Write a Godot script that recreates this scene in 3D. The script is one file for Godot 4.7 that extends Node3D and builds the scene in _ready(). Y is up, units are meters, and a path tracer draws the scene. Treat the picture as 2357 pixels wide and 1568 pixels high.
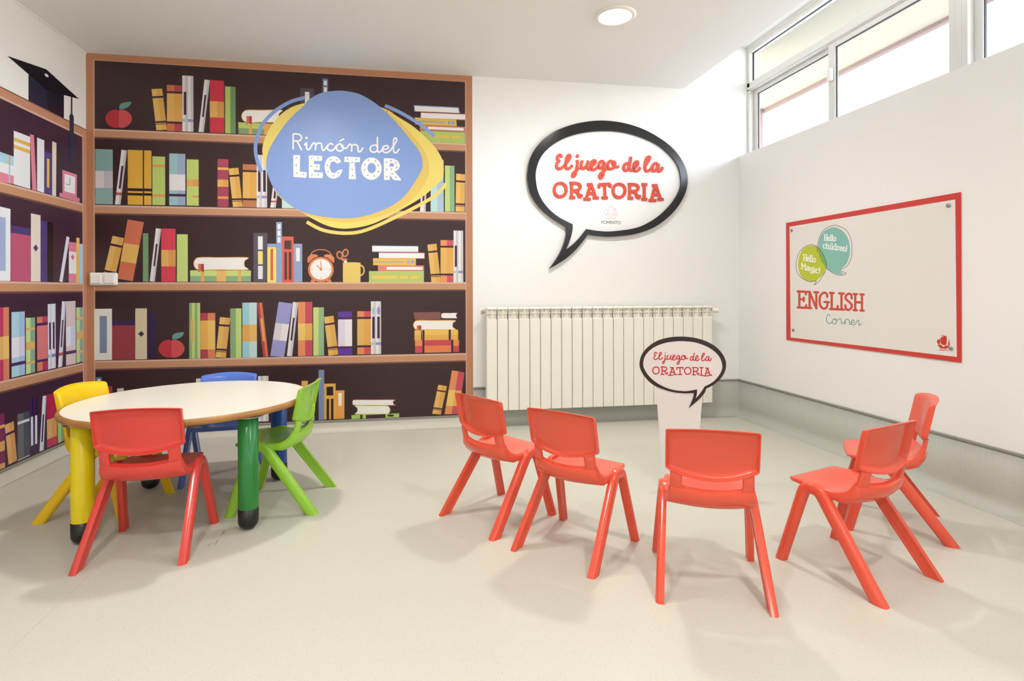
extends Node3D
# A reading corner: mural bookshelves, round table with chairs, an arc of red chairs, radiator, speech-bubble signs.

const F := 1268.0            # focal length in pixels of the 2357 x 1568 frame
const CXP := 1178.5
const CYP := 667.7
const YAW := 10.94           # degrees the camera is turned right of the side walls
const ROLL := -0.162
const EYE := Vector3(0, 1.0, 0)
const BACK := 4.059          # depth of the back wall at x = 0
const SKEW := -0.02885       # the back wall is not quite square to the side walls
const LEFT := -2.074
const RIGHT := 2.619
const CEIL := 2.579
const CEIL_EDGE := 2.15      # the dropped ceiling ends here, short of the window
const WIN := 2.73            # plane of the window glass
const SILL := 2.062
const HEAD := 2.935
const FRONT := -2.2          # wall behind the camera (depth)

var used := {}
var mats := {}
var back_frame: Transform3D
var left_frame: Transform3D
var right_frame: Transform3D
var chair_mesh := {}

func _ready() -> void:
	# ---- camera
	var cam := Camera3D.new()
	cam.name = "camera"
	var near := 0.05
	cam.set_frustum(1568.0 / F * near, Vector2(0, -(784.0 - CYP) / F * near), near, 60.0)
	cam.position = EYE
	cam.rotation_degrees = Vector3(0, -YAW, ROLL)
	add_child(cam)
	cam.current = true
	# ---- sky and exposure
	var env := Environment.new()
	var sky := Sky.new()
	var sm := ProceduralSkyMaterial.new()
	sm.sky_top_color = Color(0.80, 0.88, 1.0)
	sm.sky_horizon_color = Color(1.0, 0.99, 0.97)
	sm.ground_bottom_color = Color(0.72, 0.70, 0.66)
	sm.ground_horizon_color = Color(0.92, 0.90, 0.87)
	sm.sun_angle_max = 1.0
	sky.sky_material = sm
	env.background_mode = Environment.BG_SKY
	env.sky = sky
	env.background_energy_multiplier = 13.0
	env.tonemap_mode = Environment.TONE_MAPPER_LINEAR
	env.tonemap_exposure = 1.22
	env.sdfgi_enabled = true
	env.ssao_enabled = true
	env.ssil_enabled = true
	var we := WorldEnvironment.new()
	we.name = "world_environment"
	we.environment = env
	add_child(we)
	# ---- frames of the walls (local x to the right as one faces the wall, y up, z into the room)
	var bx := Vector3(1, 0, -SKEW).normalized()
	back_frame = Transform3D(Basis(bx, Vector3.UP, bx.cross(Vector3.UP)), Vector3(0, 0, -BACK))
	right_frame = Transform3D(Basis(Vector3(0, 0, 1), Vector3.UP, Vector3(-1, 0, 0)), Vector3(RIGHT, 0, 0))
	left_frame = Transform3D(Basis(Vector3(0, 0, -1), Vector3.UP, Vector3(1, 0, 0)), Vector3(LEFT, 0, 0))
	make_materials()
	build_room()
	build_windows()
	build_outside()
	build_downlights()
	build_murals()
	build_radiator()
	build_table()
	build_chairs()
	build_bubble_sign()
	build_standing_sign()
	build_poster()
	build_switch()
	build_cap_sticker()

# ================= helpers: names, nodes, materials =================
func numbered(n: String) -> String:
	if not used.has(n):
		used[n] = 0
		return n
	used[n] += 1
	return "%s_%03d" % [n, used[n]]

func thing(called: String, label: String, category: String, xf := Transform3D.IDENTITY, group := "") -> Node3D:
	var o := Node3D.new()
	o.name = numbered(called)
	add_child(o)
	o.transform = xf
	o.set_meta("label", label)
	o.set_meta("category", category)
	if group != "":
		o.set_meta("group", group)
	return o

func part(called: String, mesh: Mesh, mat: Material, parent: Node = null, xf := Transform3D.IDENTITY) -> MeshInstance3D:
	var o := MeshInstance3D.new()
	o.name = called if parent else numbered(called)
	o.mesh = mesh
	o.material_override = mat
	o.cast_shadow = GeometryInstance3D.SHADOW_CASTING_SETTING_ON
	(parent if parent else self).add_child(o, true)
	o.transform = xf
	return o

func structure(called: String, mesh: Mesh, mat: Material, xf := Transform3D.IDENTITY, label := "") -> MeshInstance3D:
	var o := part(called, mesh, mat, null, xf)
	o.set_meta("kind", "structure")
	if label != "":
		o.set_meta("label", label)
	return o

func C(h: String) -> Color:
	return Color.html(h)

func mat(n: String, col: Color, rough := 0.5, metal := 0.0, spec := 0.5) -> StandardMaterial3D:
	var m := StandardMaterial3D.new()
	m.resource_name = n
	m.albedo_color = col
	m.roughness = rough
	m.metallic = metal
	m.metallic_specular = spec
	mats[n] = m
	return m

func speckle(seed_: int, size: int, base: Color, spots: Array, noise_amount: float) -> ImageTexture:
	# vinyl: an even ground with fine grains of other tones scattered over it
	var rng := RandomNumberGenerator.new()
	rng.seed = seed_
	var im := Image.create(size, size, false, Image.FORMAT_RGB8)
	im.fill(base)
	for s in spots:
		for k in int(s[1]):
			var c: Color = s[0]
			c = base.lerp(c, rng.randf_range(0.35, 1.0))
			var w := rng.randi_range(1, s[2])
			var h := rng.randi_range(1, s[2])
			im.fill_rect(Rect2i(rng.randi_range(0, size - 1), rng.randi_range(0, size - 1), w, h), c)
	for y in size:
		for x in size:
			var c := im.get_pixel(x, y)
			var d := rng.randf_range(-noise_amount, noise_amount)
			im.set_pixel(x, y, Color(c.r + d, c.g + d, c.b + d))
	im.generate_mipmaps()
	return ImageTexture.create_from_image(im)

func triplanar(m: StandardMaterial3D, tex: Texture2D, per_metre: float) -> void:
	m.albedo_color = Color.WHITE
	m.albedo_texture = tex
	m.uv1_triplanar = true
	m.uv1_world_triplanar = true
	m.uv1_scale = Vector3.ONE * per_metre

func make_materials() -> void:
	mat("wall_paint", C("f1f0ee"), 0.62)
	mat("ceiling_paint", C("f3f2f0"), 0.8)
	mat("floor_vinyl", Color.WHITE, 0.42)
	triplanar(mats.floor_vinyl, speckle(11, 1024, C("cbc9bc"), [[C("b6b5ab"), 14000, 2], [C("d8d7cd"), 14000, 2], [C("9c9b92"), 1500, 2]], 0.012), 0.9)
	mat("skirting_vinyl", Color.WHITE, 0.5)
	triplanar(mats.skirting_vinyl, speckle(12, 512, C("b9b9b0"), [[C("9b9c94"), 3600, 2], [C("d6d6cd"), 3000, 2], [C("85867f"), 700, 2]], 0.015), 1.6)
	mat("skirting_cap", C("8f8e86"), 0.5)
	mat("aluminium", C("dedcd7"), 0.42, 0.1)
	mat("gasket", C("24242a"), 0.6)
	var g := mat("window_glass", Color(0.95, 0.98, 1.0, 0.06), 0.02)
	g.transparency = BaseMaterial3D.TRANSPARENCY_ALPHA
	mat("white_plastic", C("f1efe8"), 0.3)
	mat("radiator_enamel", C("f1eee3"), 0.35)
	mat("chrome", C("b9b7b2"), 0.25, 0.9)
	mat("black_frame", C("17171a"), 0.17)
	mat("sign_white", C("efeeec"), 0.35)
	mat("board_white", C("e9e5e3"), 0.4)
	mat("letter_red", C("cf4128"), 0.45)
	mat("steel", C("9d9a94"), 0.35, 0.8)
	mat("laminate", C("efebdf"), 0.28)
	mat("rubber", C("121212"), 0.35)
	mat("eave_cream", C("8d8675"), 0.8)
	mat("fascia_brown", C("6b564f"), 0.8)
	mat("ground_outside", C("8a877e"), 0.9)
	mat("chair_red", C("e5573f"), 0.19)
	mat("chair_crimson", C("dc443b"), 0.19)
	mat("chair_green", C("95cb3b"), 0.19)
	mat("chair_yellow", C("eec40d"), 0.19)
	mat("chair_blue", C("5578d2"), 0.19)
	mat("leg_yellow", C("e6cf00"), 0.3)
	mat("leg_green", C("1f7a32"), 0.22)
	mat("leg_blue", C("14489b"), 0.25)
	mat("leg_red", C("c4221f"), 0.25)
	mat("scuff", C("4c463f"), 0.8)

# ================= helpers: meshes =================
func tool() -> SurfaceTool:
	var st := SurfaceTool.new()
	st.begin(Mesh.PRIMITIVE_TRIANGLES)
	return st

func done(st: SurfaceTool) -> ArrayMesh:
	st.generate_normals()
	st.index()
	return st.commit()

func tri(st: SurfaceTool, a: Vector3, b: Vector3, c: Vector3, g := -1) -> void:
	st.set_smooth_group(g)
	st.add_vertex(a)
	st.add_vertex(b)
	st.add_vertex(c)

func quad(st: SurfaceTool, a: Vector3, b: Vector3, c: Vector3, d: Vector3, g := -1) -> void:
	tri(st, a, b, c, g)
	tri(st, a, c, d, g)

func add_box(st: SurfaceTool, lo: Vector3, hi: Vector3, bevel := 0.0) -> void:
	if bevel <= 0.0:
		var p := []
		for k in 8:
			p.append(Vector3(hi.x if k & 1 else lo.x, hi.y if k & 2 else lo.y, hi.z if k & 4 else lo.z))
		quad(st, p[4], p[6], p[7], p[5])
		quad(st, p[1], p[3], p[2], p[0])
		quad(st, p[5], p[7], p[3], p[1])
		quad(st, p[0], p[2], p[6], p[4])
		quad(st, p[6], p[2], p[3], p[7])
		quad(st, p[0], p[4], p[5], p[1])
		return
	# bevelled: rings from the back to the front
	var rings := []
	for s in [[lo.z, bevel], [lo.z + bevel, 0.0], [hi.z - bevel, 0.0], [hi.z, bevel]]:
		var i: float = s[1]
		var z: float = s[0]
		var b := bevel
		var r := PackedVector3Array()
		for q in [[lo.x + b, lo.y + i], [hi.x - b, lo.y + i], [hi.x - i, lo.y + b], [hi.x - i, hi.y - b], [hi.x - b, hi.y - i], [lo.x + b, hi.y - i], [lo.x + i, hi.y - b], [lo.x + i, lo.y + b]]:
			r.append(Vector3(q[0], q[1], z))
		rings.append(r)
	loft(st, rings, true, true, true, -1)

func box(lo: Vector3, hi: Vector3, bevel := 0.0) -> ArrayMesh:
	var st := tool()
	add_box(st, lo, hi, bevel)
	return done(st)

# rings of equal length joined by quads; ring turns counter-clockwise seen from where the rings go
func loft(st: SurfaceTool, rings: Array, closed: bool, cap0: bool, cap1: bool, g := 0, groups := PackedInt32Array()) -> void:
	var n: int = rings[0].size()
	for i in rings.size() - 1:
		var a: PackedVector3Array = rings[i]
		var b: PackedVector3Array = rings[i + 1]
		for j in (n if closed else n - 1):
			var k := (j + 1) % n
			var gg := groups[j] if groups.size() else g
			quad(st, a[j], b[j], b[k], a[k], gg)
	for e in 2:
		if (e == 0 and not cap0) or (e == 1 and not cap1):
			continue
		var r: PackedVector3Array = rings[0] if e == 0 else rings[-1]
		var c := Vector3.ZERO
		for p in r:
			c += p
		c /= r.size()
		for j in n:
			var k := (j + 1) % n
			if e == 0:
				tri(st, c, r[j], r[k], 30)
			else:
				tri(st, c, r[k], r[j], 31)

# profile: [radius, y] pairs from the bottom upwards, turned round the y axis
func add_lathe(st: SurfaceTool, profile: Array, segs := 32, centre := Vector3.ZERO, g := 0) -> void:
	for i in profile.size() - 1:
		var a: Array = profile[i]
		var b: Array = profile[i + 1]
		for k in segs:
			var t0 := TAU * k / segs
			var t1 := TAU * (k + 1) / segs
			var p := func(q: Array, t: float) -> Vector3: return centre + Vector3(cos(t) * q[0], q[1], sin(t) * q[0])
			quad(st, p.call(a, t0), p.call(a, t1), p.call(b, t1), p.call(b, t0), g)

# tube along a path
func add_tube(st: SurfaceTool, path: Array, r: float, segs := 10) -> void:
	var rings := []
	for i in path.size():
		var t: Vector3 = (path[mini(i + 1, path.size() - 1)] - path[maxi(i - 1, 0)]).normalized()
		var u := t.cross(Vector3.UP if absf(t.y) < 0.9 else Vector3.RIGHT).normalized()
		var v := u.cross(t)
		var ring := PackedVector3Array()
		for k in segs:
			var a := TAU * k / segs
			ring.append(path[i] + (u * cos(a) + v * sin(a)) * r)
		rings.append(ring)
	loft(st, rings, true, true, true, 0)

# flat polygon with thickness in the local xy plane; uv over the given rectangle on the front
func prism(poly: PackedVector2Array, z0: float, z1: float, uvrect := Rect2()) -> ArrayMesh:
	if not Geometry2D.is_polygon_clockwise(poly):
		poly = poly.duplicate()
		poly.reverse()
	var st := tool()
	var idx := Geometry2D.triangulate_polygon(poly)
	var put := func(p: Vector2, z: float) -> void:
		if uvrect.size.x > 0:
			st.set_uv(Vector2((p.x - uvrect.position.x) / uvrect.size.x, 1.0 - (p.y - uvrect.position.y) / uvrect.size.y))
		else:
			st.set_uv(Vector2.ZERO)
		st.add_vertex(Vector3(p.x, p.y, z))
	st.set_smooth_group(-1)
	for i in range(0, idx.size(), 3):
		var t := [poly[idx[i]], poly[idx[i + 1]], poly[idx[i + 2]]]
		if (t[1] - t[0]).cross(t[2] - t[0]) > 0:
			t.reverse()
		for p in t:
			put.call(p, z1)
		t.reverse()
		for p in t:
			put.call(p, z0)
	for i in poly.size():
		var a := poly[i]
		var b := poly[(i + 1) % poly.size()]
		for q in [[a, z1], [a, z0], [b, z0], [a, z1], [b, z0], [b, z1]]:
			put.call(q[0], q[1])
	return done(st)

func smooth_line(a: PackedVector2Array, steps := 5, closed := false) -> PackedVector2Array:
	var out := PackedVector2Array()
	var n := a.size()
	if n < 3:
		return a
	for i in (n if closed else n - 1):
		var p0 := a[(i - 1 + n) % n] if closed else a[maxi(i - 1, 0)]
		var p1 := a[i]
		var p2 := a[(i + 1) % n]
		var p3 := a[(i + 2) % n] if closed else a[mini(i + 2, n - 1)]
		for k in steps:
			out.append(p1.cubic_interpolate(p2, p0, p3, float(k) / steps))
	if not closed:
		out.append(a[n - 1])
	return out

func resample(a: PackedVector2Array, n: int) -> PackedVector2Array:
	var acc := [0.0]
	for i in a.size() - 1:
		acc.append(acc[i] + a[i].distance_to(a[i + 1]))
	var out := PackedVector2Array()
	var j := 0
	for k in n:
		var t: float = acc[-1] * k / (n - 1)
		while j < a.size() - 2 and acc[j + 1] < t:
			j += 1
		var d: float = acc[j + 1] - acc[j]
		out.append(a[j].lerp(a[j + 1], clampf((t - acc[j]) / maxf(d, 1e-9), 0, 1)))
	return out

func pts(a: Array) -> PackedVector2Array:
	var r := PackedVector2Array()
	for i in range(0, a.size(), 2):
		r.append(Vector2(a[i], a[i + 1]))
	return r

# a pixel gives a direction; where that direction meets a wall (or a plane dz in front of it), in the wall's own x and y
func pixel_ray(p: Vector2) -> Vector3:
	var r := deg_to_rad(ROLL)
	var x := p.x - CXP
	var y := p.y - CYP
	var a := (cos(r) * x + sin(r) * y) / F
	var b := (-sin(r) * x + cos(r) * y) / F
	var w := deg_to_rad(YAW)
	return Vector3(a * cos(w) + sin(w), -b, -(-a * sin(w) + cos(w)))

func on_wall(frame: Transform3D, p: Vector2, dz := 0.0) -> Vector2:
	var inv := frame.affine_inverse()
	var o := inv * EYE
	var d := inv.basis * pixel_ray(p)
	var t := (dz - o.z) / d.z
	return Vector2(o.x + d.x * t, o.y + d.y * t)

func on_floor(p: Vector2) -> Vector3:
	var d := pixel_ray(p)
	return EYE - d * (EYE.y / d.y)

# ================= the room =================
func extrude(profile: PackedVector2Array, s0: float, s1: float) -> ArrayMesh:
	# profile (distance from the wall, height) run along the wall's x
	var st := tool()
	var rings := []
	for s in [s0, s1]:
		var r := PackedVector3Array()
		for p in profile:
			r.append(Vector3(s, p.y, p.x))
		rings.append(r)
	loft(st, rings, true, true, true, 1)
	return done(st)

func cove(r: float, h: float) -> PackedVector2Array:
	var p := PackedVector2Array([Vector2(0, 0.0), Vector2(r, 0.0005)])
	for k in range(1, 9):
		var a := PI / 2 * k / 8.0
		p.append(Vector2(r + 0.004 - r * sin(a), r - r * cos(a)))
	p.append(Vector2(0.004, h))
	p.append(Vector2(0, h))
	return p

func build_room() -> void:
	var z_back := -(BACK + SKEW * LEFT) - 0.2
	var floor_ := structure("floor", box(Vector3(LEFT - 0.15, -0.1, z_back), Vector3(RIGHT + 0.2, 0, -FRONT + 0.15)), mats.floor_vinyl, Transform3D.IDENTITY, "light beige speckled vinyl floor with faint scuffs")
	# a few dark scuffs near the table
	for q in [[1352, 1190, 1375, 1150], [1305, 1262, 1340, 1200], [1258, 1262, 1278, 1240], [1366, 1172, 1386, 1146]]:
		var a := on_floor(Vector2(60 + q[0] / 3.015, 840 + q[1] / 3.015))
		var b := on_floor(Vector2(60 + q[2] / 3.015, 840 + q[3] / 3.015))
		var w := (b - a).cross(Vector3.UP).normalized() * 0.0013
		var st := tool()
		var y := Vector3(0, 0.0004, 0)
		var m := (a + b) / 2
		quad(st, a + y, m + w + y, b + y, m - w + y)
		part("scuff_mark", done(st), mats.scuff, floor_)
	# faint welded joint between two sheets of vinyl
	var j0 := on_floor(Vector2(20, 1500))
	var j1 := on_floor(Vector2(470, 1075))
	var jw := (j1 - j0).cross(Vector3.UP).normalized() * 0.0016
	var jst := tool()
	quad(jst, j0 - jw + Vector3(0, 0.0003, 0), j1 - jw + Vector3(0, 0.0003, 0), j1 + jw + Vector3(0, 0.0003, 0), j0 + jw + Vector3(0, 0.0003, 0))
	var weld := StandardMaterial3D.new()
	weld.albedo_color = C("c3beb0")
	weld.roughness = 0.5
	part("vinyl_joint", done(jst), weld, floor_)

	structure("wall_back", box(Vector3(-2.35, 0, -0.18), Vector3(WIN + 0.037, 3.1, 0)), mats.wall_paint, back_frame, "white back wall carrying the mural and radiator")
	structure("wall_left", box(Vector3(FRONT - 0.1, 0, -0.15), Vector3(4.25, CEIL, 0)), mats.wall_paint, left_frame, "white left wall above the second mural")
	var wr := structure("wall_right", box(Vector3(-3.99, 0, -0.055), Vector3(-FRONT + 0.1, SILL, 0)), mats.wall_paint, right_frame, "white right wall under the high window strip")
	part("outer_leaf", box(Vector3(-3.99, 0, -0.2), Vector3(-FRONT + 0.1, SILL - 0.1, -0.055)), mats.wall_paint, wr)
	structure("wall_front", box(Vector3(LEFT - 0.15, 0, -FRONT), Vector3(RIGHT + 0.3, 3.1, -FRONT + 0.15)), mats.wall_paint)
	var c := structure("ceiling", box(Vector3(LEFT - 0.15, CEIL, z_back), Vector3(CEIL_EDGE, HEAD + 0.15, -FRONT + 0.15)), mats.ceiling_paint, Transform3D.IDENTITY, "flat white dropped ceiling ending short of the windows")
	part("window_soffit", box(Vector3(CEIL_EDGE, HEAD, z_back), Vector3(WIN + 0.037, HEAD + 0.15, -FRONT + 0.15)), mats.ceiling_paint, c)
	# thin shadow-gap bead where the left wall meets the ceiling
	structure("trim_1", box(Vector3(FRONT, CEIL - 0.012, 0), Vector3(4.115, CEIL, 0.006)), mats.wall_paint, left_frame)

	# coved skirting: pale and low under the murals, tall and grey elsewhere
	var m := on_wall(back_frame, Vector2(1088.5, 600)).x
	structure("baseboard_back", extrude(cove(0.05, 0.07), -2.08, m + 0.001), mats.floor_vinyl, back_frame, "pale coved vinyl upstand under the bookshelf mural")
	structure("trim_2", box(Vector3(-2.08, 0.068, 0), Vector3(m, 0.082, 0.008), 0.002), mats.skirting_cap, back_frame, "narrow grey strip along the foot of the mural")
	structure("baseboard_left", extrude(cove(0.05, 0.058), FRONT, 4.12), mats.floor_vinyl, left_frame)
	structure("trim_3", box(Vector3(FRONT, 0.055, 0), Vector3(4.12, 0.069, 0.008), 0.002), mats.skirting_cap, left_frame, "narrow grey strip along the foot of the left mural")
	structure("baseboard_back_right", extrude(cove(0.07, 0.272), m, 2.63), mats.skirting_vinyl, back_frame, "tall grey speckled vinyl skirting behind the radiator")
	structure("trim_4", box(Vector3(m, 0.27, 0), Vector3(2.625, 0.284, 0.009), 0.003), mats.skirting_cap, back_frame)
	structure("baseboard_right", extrude(cove(0.07, 0.272), -3.985, -FRONT), mats.skirting_vinyl, right_frame, "tall grey speckled vinyl skirting along the right wall")
	structure("trim_5", box(Vector3(-3.985, 0.27, 0), Vector3(-FRONT, 0.284, 0.009), 0.003), mats.skirting_cap, right_frame)

func wbox(x0: float, x1: float, y0: float, y1: float, d0: float, d1: float, bevel := 0.0) -> ArrayMesh:
	# world box between depths d0 (nearer) and d1 (farther)
	return box(Vector3(x0, y0, -d1), Vector3(x1, y1, -d0), bevel)

func glazing(parent: Node, x: float, y0: float, y1: float, d0: float, d1: float) -> void:
	# pane with a thin black gasket round it
	var st := tool()
	var g := 0.004
	add_box(st, Vector3(x - 0.006, y0, -d1), Vector3(x + 0.006, y0 + g, -d0))
	add_box(st, Vector3(x - 0.006, y1 - g, -d1), Vector3(x + 0.006, y1, -d0))
	add_box(st, Vector3(x - 0.006, y0, -d0 - g), Vector3(x + 0.006, y1, -d0))
	add_box(st, Vector3(x - 0.006, y0, -d1), Vector3(x + 0.006, y1, -d1 + g))
	var pst := tool()
	quad(pst, Vector3(x, y0, -d1), Vector3(x, y1, -d1), Vector3(x, y1, -d0), Vector3(x, y0, -d0))
	var p := part("pane", done(pst), mats.window_glass, parent)
	part("gasket", done(st), mats.gasket, p)

func sash(parent: Node, x: float, y0: float, y1: float, d0: float, d1: float, w: float, wf := 0.042) -> void:
	var st := tool()
	var hx := 0.013
	add_box(st, Vector3(x - hx, y0, -d0 - w), Vector3(x + hx, y1, -d0), 0.002)
	add_box(st, Vector3(x - hx, y0, -d1), Vector3(x + hx, y1, -d1 + wf), 0.002)
	add_box(st, Vector3(x - hx, y1 - w * 0.8, -d1 + wf), Vector3(x + hx, y1, -d0 - w), 0.002)
	add_box(st, Vector3(x - hx, y0, -d1 + wf), Vector3(x + hx, y0 + w, -d0 - w), 0.002)
	var s := part("sash", done(st), mats.aluminium, parent)
	glazing(s, x, y0 + w, y1 - w * 0.8, d0 + w, d1 - wf)

func build_windows() -> void:
	var starts := [3.98, 2.245, 0.51, -1.225]
	for k in 3:
		var far: float = starts[k]
		var nearer: float = starts[k + 1]
		var w := Node3D.new()
		w.name = "window_%d" % (k + 1)
		add_child(w)
		w.set_meta("kind", "structure")
		w.set_meta("label", "high aluminium sliding window with fixed panes above")
		var st := tool()
		var x0 := WIN - 0.035
		var x1 := WIN + 0.035
		add_box(st, Vector3(x0, HEAD - 0.05, -far), Vector3(x1, HEAD, -nearer), 0.002)
		add_box(st, Vector3(x0 - 0.006, HEAD - 0.02, -far), Vector3(x0 + 0.004, HEAD, -nearer), 0.002)
		add_box(st, Vector3(x0, 2.585, -far), Vector3(x1, 2.648, -nearer), 0.002)
		add_box(st, Vector3(x0 - 0.008, 2.592, -far), Vector3(x0 + 0.004, 2.612, -nearer), 0.003)
		add_box(st, Vector3(x0, SILL - 0.1, -far), Vector3(x1, SILL - 0.055, -nearer), 0.002)
		add_box(st, Vector3(x0, SILL - 0.055, -far), Vector3(x1, HEAD - 0.05, -far + 0.03), 0.002)
		add_box(st, Vector3(x0, SILL - 0.055, -nearer - 0.03), Vector3(x1, HEAD - 0.05, -nearer), 0.002)
		part("frame", done(st), mats.aluminium, w)
		glazing(w, WIN, 2.648, HEAD - 0.05, nearer + 0.03, far - 0.03)
		var mid := (far + nearer) / 2.0 - 0.005
		sash(w, WIN + 0.016, SILL - 0.055, 2.585, mid + 0.012, far - 0.03, 0.042)
		sash(w, WIN - 0.016, SILL - 0.055, 2.585, nearer + 0.03, mid + 0.018, 0.042, 0.058)
		part("latch", wbox(WIN - 0.052, WIN - 0.03, 2.34, 2.42, mid - 0.03, mid + 0.006, 0.004), mats.white_plastic, w)

func build_outside() -> void:
	var e := thing("roof_eave", "cream roof overhang outside, above the high windows", "eave")
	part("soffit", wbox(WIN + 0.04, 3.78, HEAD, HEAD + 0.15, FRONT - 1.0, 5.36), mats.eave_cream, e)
	part("fascia", wbox(3.78, 3.83, HEAD - 0.03, HEAD + 0.17, FRONT - 1.0, 5.36), mats.fascia_brown, e)
	var p := thing("outdoor_post", "reddish brown square post under the roof overhang", "post", Transform3D(Basis(), Vector3(3.745, 0, -5.32)))
	part("shaft", box(Vector3(-0.028, -0.3, -0.03), Vector3(0.028, HEAD, 0.03), 0.006), mats.fascia_brown, p)
	var g := structure("ground_outside", box(Vector3(RIGHT + 0.2, -0.4, -14), Vector3(16, -0.3, 10)), mats.ground_outside)
	g.set_meta("label", "pale ground outside below the windows")

func build_downlights() -> void:
	var glow := StandardMaterial3D.new()
	glow.albedo_color = Color.WHITE
	glow.emission_enabled = true
	glow.emission = Color(1.0, 0.985, 0.94)
	glow.emission_energy_multiplier = 1.6
	var rim := tool()
	add_lathe(rim, [[0.098, 0.0], [0.094, -0.010], [0.100, -0.013], [0.112, -0.010], [0.118, -0.003], [0.118, 0.0]], 48)
	var rim_mesh := done(rim)
	var disc := tool()
	add_lathe(disc, [[0.0, -0.006], [0.05, -0.0055], [0.0945, -0.004], [0.0945, 0.0]], 48)
	var disc_mesh := done(disc)
	for p in [Vector2(1.19, 3.0), Vector2(-0.75, 3.0), Vector2(1.19, 0.7), Vector2(-0.75, 0.7), Vector2(1.19, -1.5), Vector2(-0.75, -1.5)]:
		var seen: bool = p == Vector2(1.19, 3.0)
		var d := thing("ceiling_downlight", "lit round downlight in the ceiling before the speech bubble sign" if seen else "round white recessed downlight, lit, in the flat ceiling", "downlight", Transform3D(Basis(), Vector3(p.x, CEIL, -p.y)), "recessed downlights in the ceiling")
		part("trim_ring", rim_mesh, mats.white_plastic, d)
		part("light_diffuser", disc_mesh, glow, d)
		var l := SpotLight3D.new()
		l.name = "lamp"
		l.light_energy = 1.9
		l.light_color = Color(1.0, 0.99, 0.968)
		l.light_size = 0.085
		l.spot_angle = 84.0
		l.spot_angle_attenuation = 1.0
		l.spot_range = 9.0
		l.spot_attenuation = 2.0
		l.shadow_enabled = true
		d.add_child(l)
		l.position = Vector3(0, -0.03, 0)
		l.rotation_degrees = Vector3(-90, 0, 0)

# ================= radiator =================
func build_radiator() -> void:
	var dz := 0.115
	var tl := on_wall(back_frame, Vector2(1119.4, 708), dz)
	var br := on_wall(back_frame, Vector2(1640.7, 927), dz)
	var top := tl.y
	var low := br.y
	var n := 22
	var pitch := (br.x - tl.x) / n
	var r := thing("radiator", "cream ribbed panel radiator on the white wall below the speech bubble sign", "radiator", back_frame * Transform3D(Basis(), Vector3(tl.x, 0, 0)))
	var h := top - low
	var st := tool()
	var hw := pitch / 2
	# front plate with rounded edges
	add_box(st, Vector3(-hw + 0.0018, low, dz - 0.016), Vector3(hw - 0.0018, top - 0.085, dz), 0.004)
	# water way behind
	add_box(st, Vector3(-0.018, low + 0.03, 0.035), Vector3(0.018, top - 0.02, dz - 0.016), 0.004)
	# back plate
	add_box(st, Vector3(-hw + 0.003, low + 0.04, 0.03), Vector3(hw - 0.003, top - 0.03, 0.036))
	# grille at the top: middle rib, cross bar, sloping cap
	add_box(st, Vector3(-0.0035, top - 0.09, 0.04), Vector3(0.0035, top - 0.006, dz - 0.004), 0.001)
	add_box(st, Vector3(-hw + 0.003, top - 0.047, 0.045), Vector3(hw - 0.003, top - 0.041, dz - 0.008), 0.001)
	add_box(st, Vector3(-hw + 0.002, top - 0.014, 0.03), Vector3(hw - 0.002, top, dz - 0.018), 0.005)
	var rings := []
	for s in [-1.0, 1.0]:
		var q := PackedVector3Array()
		for p in [Vector2(dz - 0.02, top), Vector2(dz - 0.006, top - 0.004), Vector2(dz - 0.003, top - 0.012), Vector2(dz - 0.007, top - 0.016), Vector2(dz - 0.022, top - 0.012)]:
			q.append(Vector3(s * (hw - 0.003), p.y, p.x))
		rings.append(q)
	loft(st, rings, true, true, true, -1)
	# cream web close behind the grille
	add_box(st, Vector3(-hw + 0.005, top - 0.088, dz - 0.030), Vector3(hw - 0.005, top - 0.012, dz - 0.024))
	# inner leaning fin
	add_box(st, Vector3(-hw + 0.004, top - 0.09, 0.05), Vector3(-hw + 0.0065, top - 0.02, dz - 0.02))
	add_box(st, Vector3(hw - 0.0065, top - 0.09, 0.05), Vector3(hw - 0.004, top - 0.02, dz - 0.02))
	var sm := done(st)
	for k in n:
		part("radiator_section", sm, mats.radiator_enamel, r, Transform3D(Basis(), Vector3(pitch * (k + 0.5), 0, 0)))
	# connections
	var v := tool()
	add_tube(v, [Vector3(-0.002, top - 0.03, 0.07), Vector3(-0.018, top - 0.03, 0.07)], 0.013, 12)
	add_tube(v, [Vector3(-0.018, top - 0.03, 0.07), Vector3(-0.03, top - 0.032, 0.07)], 0.010, 12)
	add_tube(v, [Vector3(-0.024, top - 0.022, 0.07), Vector3(-0.024, top - 0.052, 0.07)], 0.009, 12)
	part("bleed_valve", done(v), mats.chrome, r)
	var w := tool()
	var rx := pitch * n
	add_tube(w, [Vector3(rx, top - 0.032, 0.07), Vector3(rx + 0.03, top - 0.032, 0.07)], 0.012, 12)
	part("valve_body", done(w), mats.chrome, r)
	var t := tool()
	add_tube(t, [Vector3(rx + 0.022, top - 0.033, 0.07), Vector3(rx + 0.03, top - 0.035, 0.075), Vector3(rx + 0.05, top - 0.037, 0.08), Vector3(rx + 0.066, top - 0.038, 0.085)], 0.018, 14)
	part("thermostat_head", done(t), mats.white_plastic, r)
	for x in [pitch * 3, pitch * 11, pitch * 19]:
		part("wall_bracket", box(Vector3(x - 0.012, top - 0.12, 0.0), Vector3(x + 0.012, top - 0.09, 0.05)), mats.radiator_enamel, r)
		part("wall_bracket", box(Vector3(x - 0.012, low + 0.08, 0.0), Vector3(x + 0.012, low + 0.11, 0.05)), mats.radiator_enamel, r)

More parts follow.
